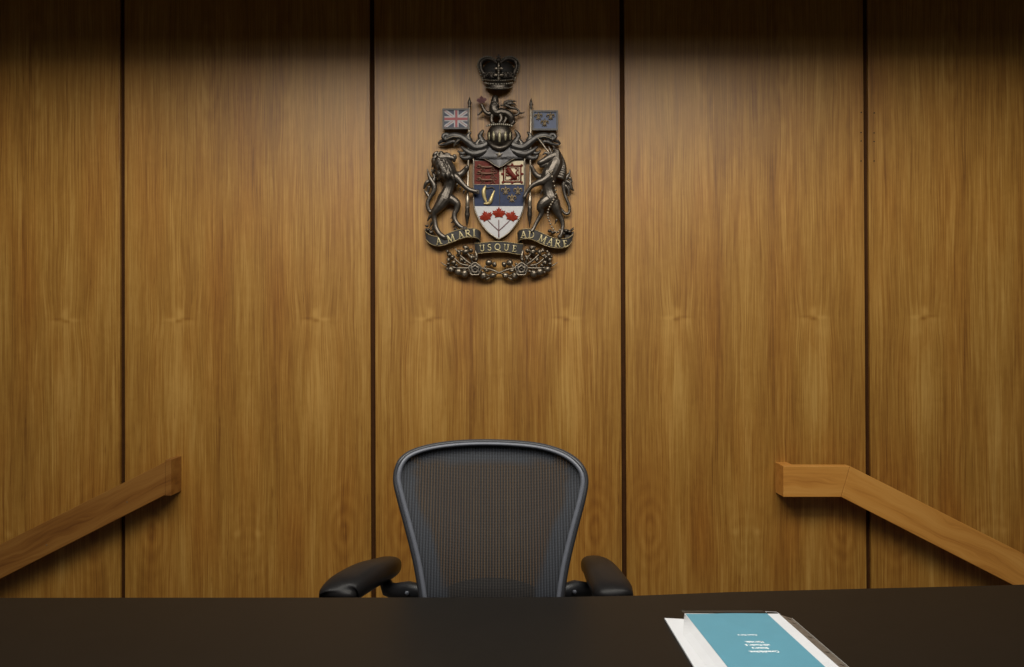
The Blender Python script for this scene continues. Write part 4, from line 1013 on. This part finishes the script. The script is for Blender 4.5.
# clear sleeve: sheet over the cover reaching past its top, and the punched strip on the right
bm = bmesh.new()
pu = [at_z(x, y, DT+.011) for x, y in ((777.5,613.0),(786.3,615.2))]
def strip_pts(v):
    """left and right edge of the punched strip at distance v down the page"""
    a = pt(width+.0285, v, .0145); b = pt(width+.0285+.026, v, .006); return a, b
holes = [.020, .046, .125, .205, .265]
vs = [0.004, .0165] ; cur = []
cells = []
v = .004
prevv = v
for h in holes:
    cells.append((prevv, h-.003, 0)); cells.append((h-.003, h+.003, 1)); prevv = h+.003
cells.append((prevv, L+.004, 0))
for v0, v1, ishole in cells:
    a0_, b0_ = strip_pts(v0); a1_, b1_ = strip_pts(v1)
    segs = ((0, 1),) if not ishole else ((0, .40), (.72, 1))
    for s0, s1 in segs:
        P = [a0_.lerp(b0_, s0), a1_.lerp(b1_, s0), a1_.lerp(b1_, s1), a0_.lerp(b0_, s1)]
        prism(bm, P, [p - Vector((0,0,.0006)) for p in P])
build('punched_strip', bm, M['plastic_strip'], rp, smooth=False)
bm = bmesh.new()
T = [pt(.002, -.012, .0186), pt(width*.98, -.012, .0186), pt(width*.98, -.0005, .0188), pt(.002, -.0005, .0188)]
prism(bm, T, [p - Vector((0,0,.0004)) for p in T])
T = [pt(-.003, -.016, .019), pt(.0025, -.016, .019), pt(.0025, .0, .019), pt(-.003, .0, .019)]
prism(bm, T, [p - Vector((0,0,.0012)) for p in T])
build('sleeve_top', bm, M['plastic'], rp, smooth=False)
bm = bmesh.new()
sweep(bm, [pt(width+.001, .0, .0176), pt(width+.001, -.008, .0170), pt(width+.026, -.008, .0155), pt(width+.0285, .004, .0150)], .0006, 6)
build('sleeve_edge', bm, M['white'], rp, smooth=False)
bm = bmesh.new(); sweep(bm, [strip_pts(v)[1] + Vector((0,0,.0006)) for v in (.004, .1, .2, L)], .0006, 6)
build('strip_edge', bm, simple('strip_edge_plastic', (0.38, 0.36, 0.33), 0.3), rp, smooth=False)
# printed lines, upside down for the viewer
def text(s, cpx, cpy, wpx, h):
    cu = bpy.data.curves.new('t', 'FONT'); cu.body = s; cu.size = 1; cu.align_x = 'CENTER'; cu.align_y = 'CENTER'; cu.offset = 0.045
    o = bpy.data.objects.new('t', cu); COL.objects.link(o)
    bpy.context.view_layer.update()
    me = bpy.data.meshes.new_from_object(o.evaluated_get(bpy.context.evaluated_depsgraph_get()))
    bm = bmesh.new(); bm.from_mesh(me); bpy.data.objects.remove(o)
    xs = [v.co.x for v in bm.verts]; ys = [v.co.y for v in bm.verts]
    wreal = (at_z(cpx+wpx/2, cpy, DT+.0178) - at_z(cpx-wpx/2, cpy, DT+.0178)).length
    sx = wreal/(max(xs)-min(xs)); mx_, my_ = (max(xs)+min(xs))/2, (max(ys)+min(ys))/2
    c = at_z(cpx, cpy, DT+.0178)
    for v in bm.verts:
        X = (v.co.x-mx_)*sx; Y = (v.co.y-my_)*h
        v.co = c - U*X + Vd*(-Y)*-1.0 + Vector((0,0,0)) if False else c - U*X + Vd*Y
    build('printed_line', bm, M['ink'], cv, smooth=False)
text('Continuing Legal', 747.5, 635.2, 19.5, .0075) if False else text('Court Rules', 747.5, 635.0, 19.5, .0085)
for s, x, y, w in (('Consolidations,', 764, 651.5, 30), ('Statutes', 760.3, 648.1, 16.5), ('with Practice &', 757.6, 645.0, 25.5), ('Materials,', 754.3, 641.8, 18.5)):
    text(s, x, y, w, .0125)
# ------------------------------------------------------------------ light
def area(name, loc, rot, sx, sy, power, col):
    l = bpy.data.lights.new(name, 'AREA'); l.shape = 'RECTANGLE'; l.size = sx; l.size_y = sy; l.energy = power; l.color = col
    o = bpy.data.objects.new(name, l); COL.objects.link(o); o.location = loc; o.rotation_euler = rot; return o
area('wall_wash_lamp', (0, -2.65, 3.92), (math.radians(40), 0, 0), 3.8, 1.3, 128, (1.0, 0.95, 0.83))
area('ceiling_lamp', (0, -3.6, 3.85), (math.radians(10), 0, 0), 4.6, 3.0, 80, (0.98, 0.98, 1.0))
wd = bpy.data.worlds.new('world'); scene.world = wd; wd.use_nodes = True
wd.node_tree.nodes['Background'].inputs[0].default_value = (0.5, 0.5, 0.55, 1); wd.node_tree.nodes['Background'].inputs[1].default_value = 0.05
scene.view_settings.view_transform = 'Standard'; scene.view_settings.look = 'None'
scene.view_settings.gamma = 1; scene.view_settings.use_curve_mapping = False; scene.view_settings.exposure = 0.0
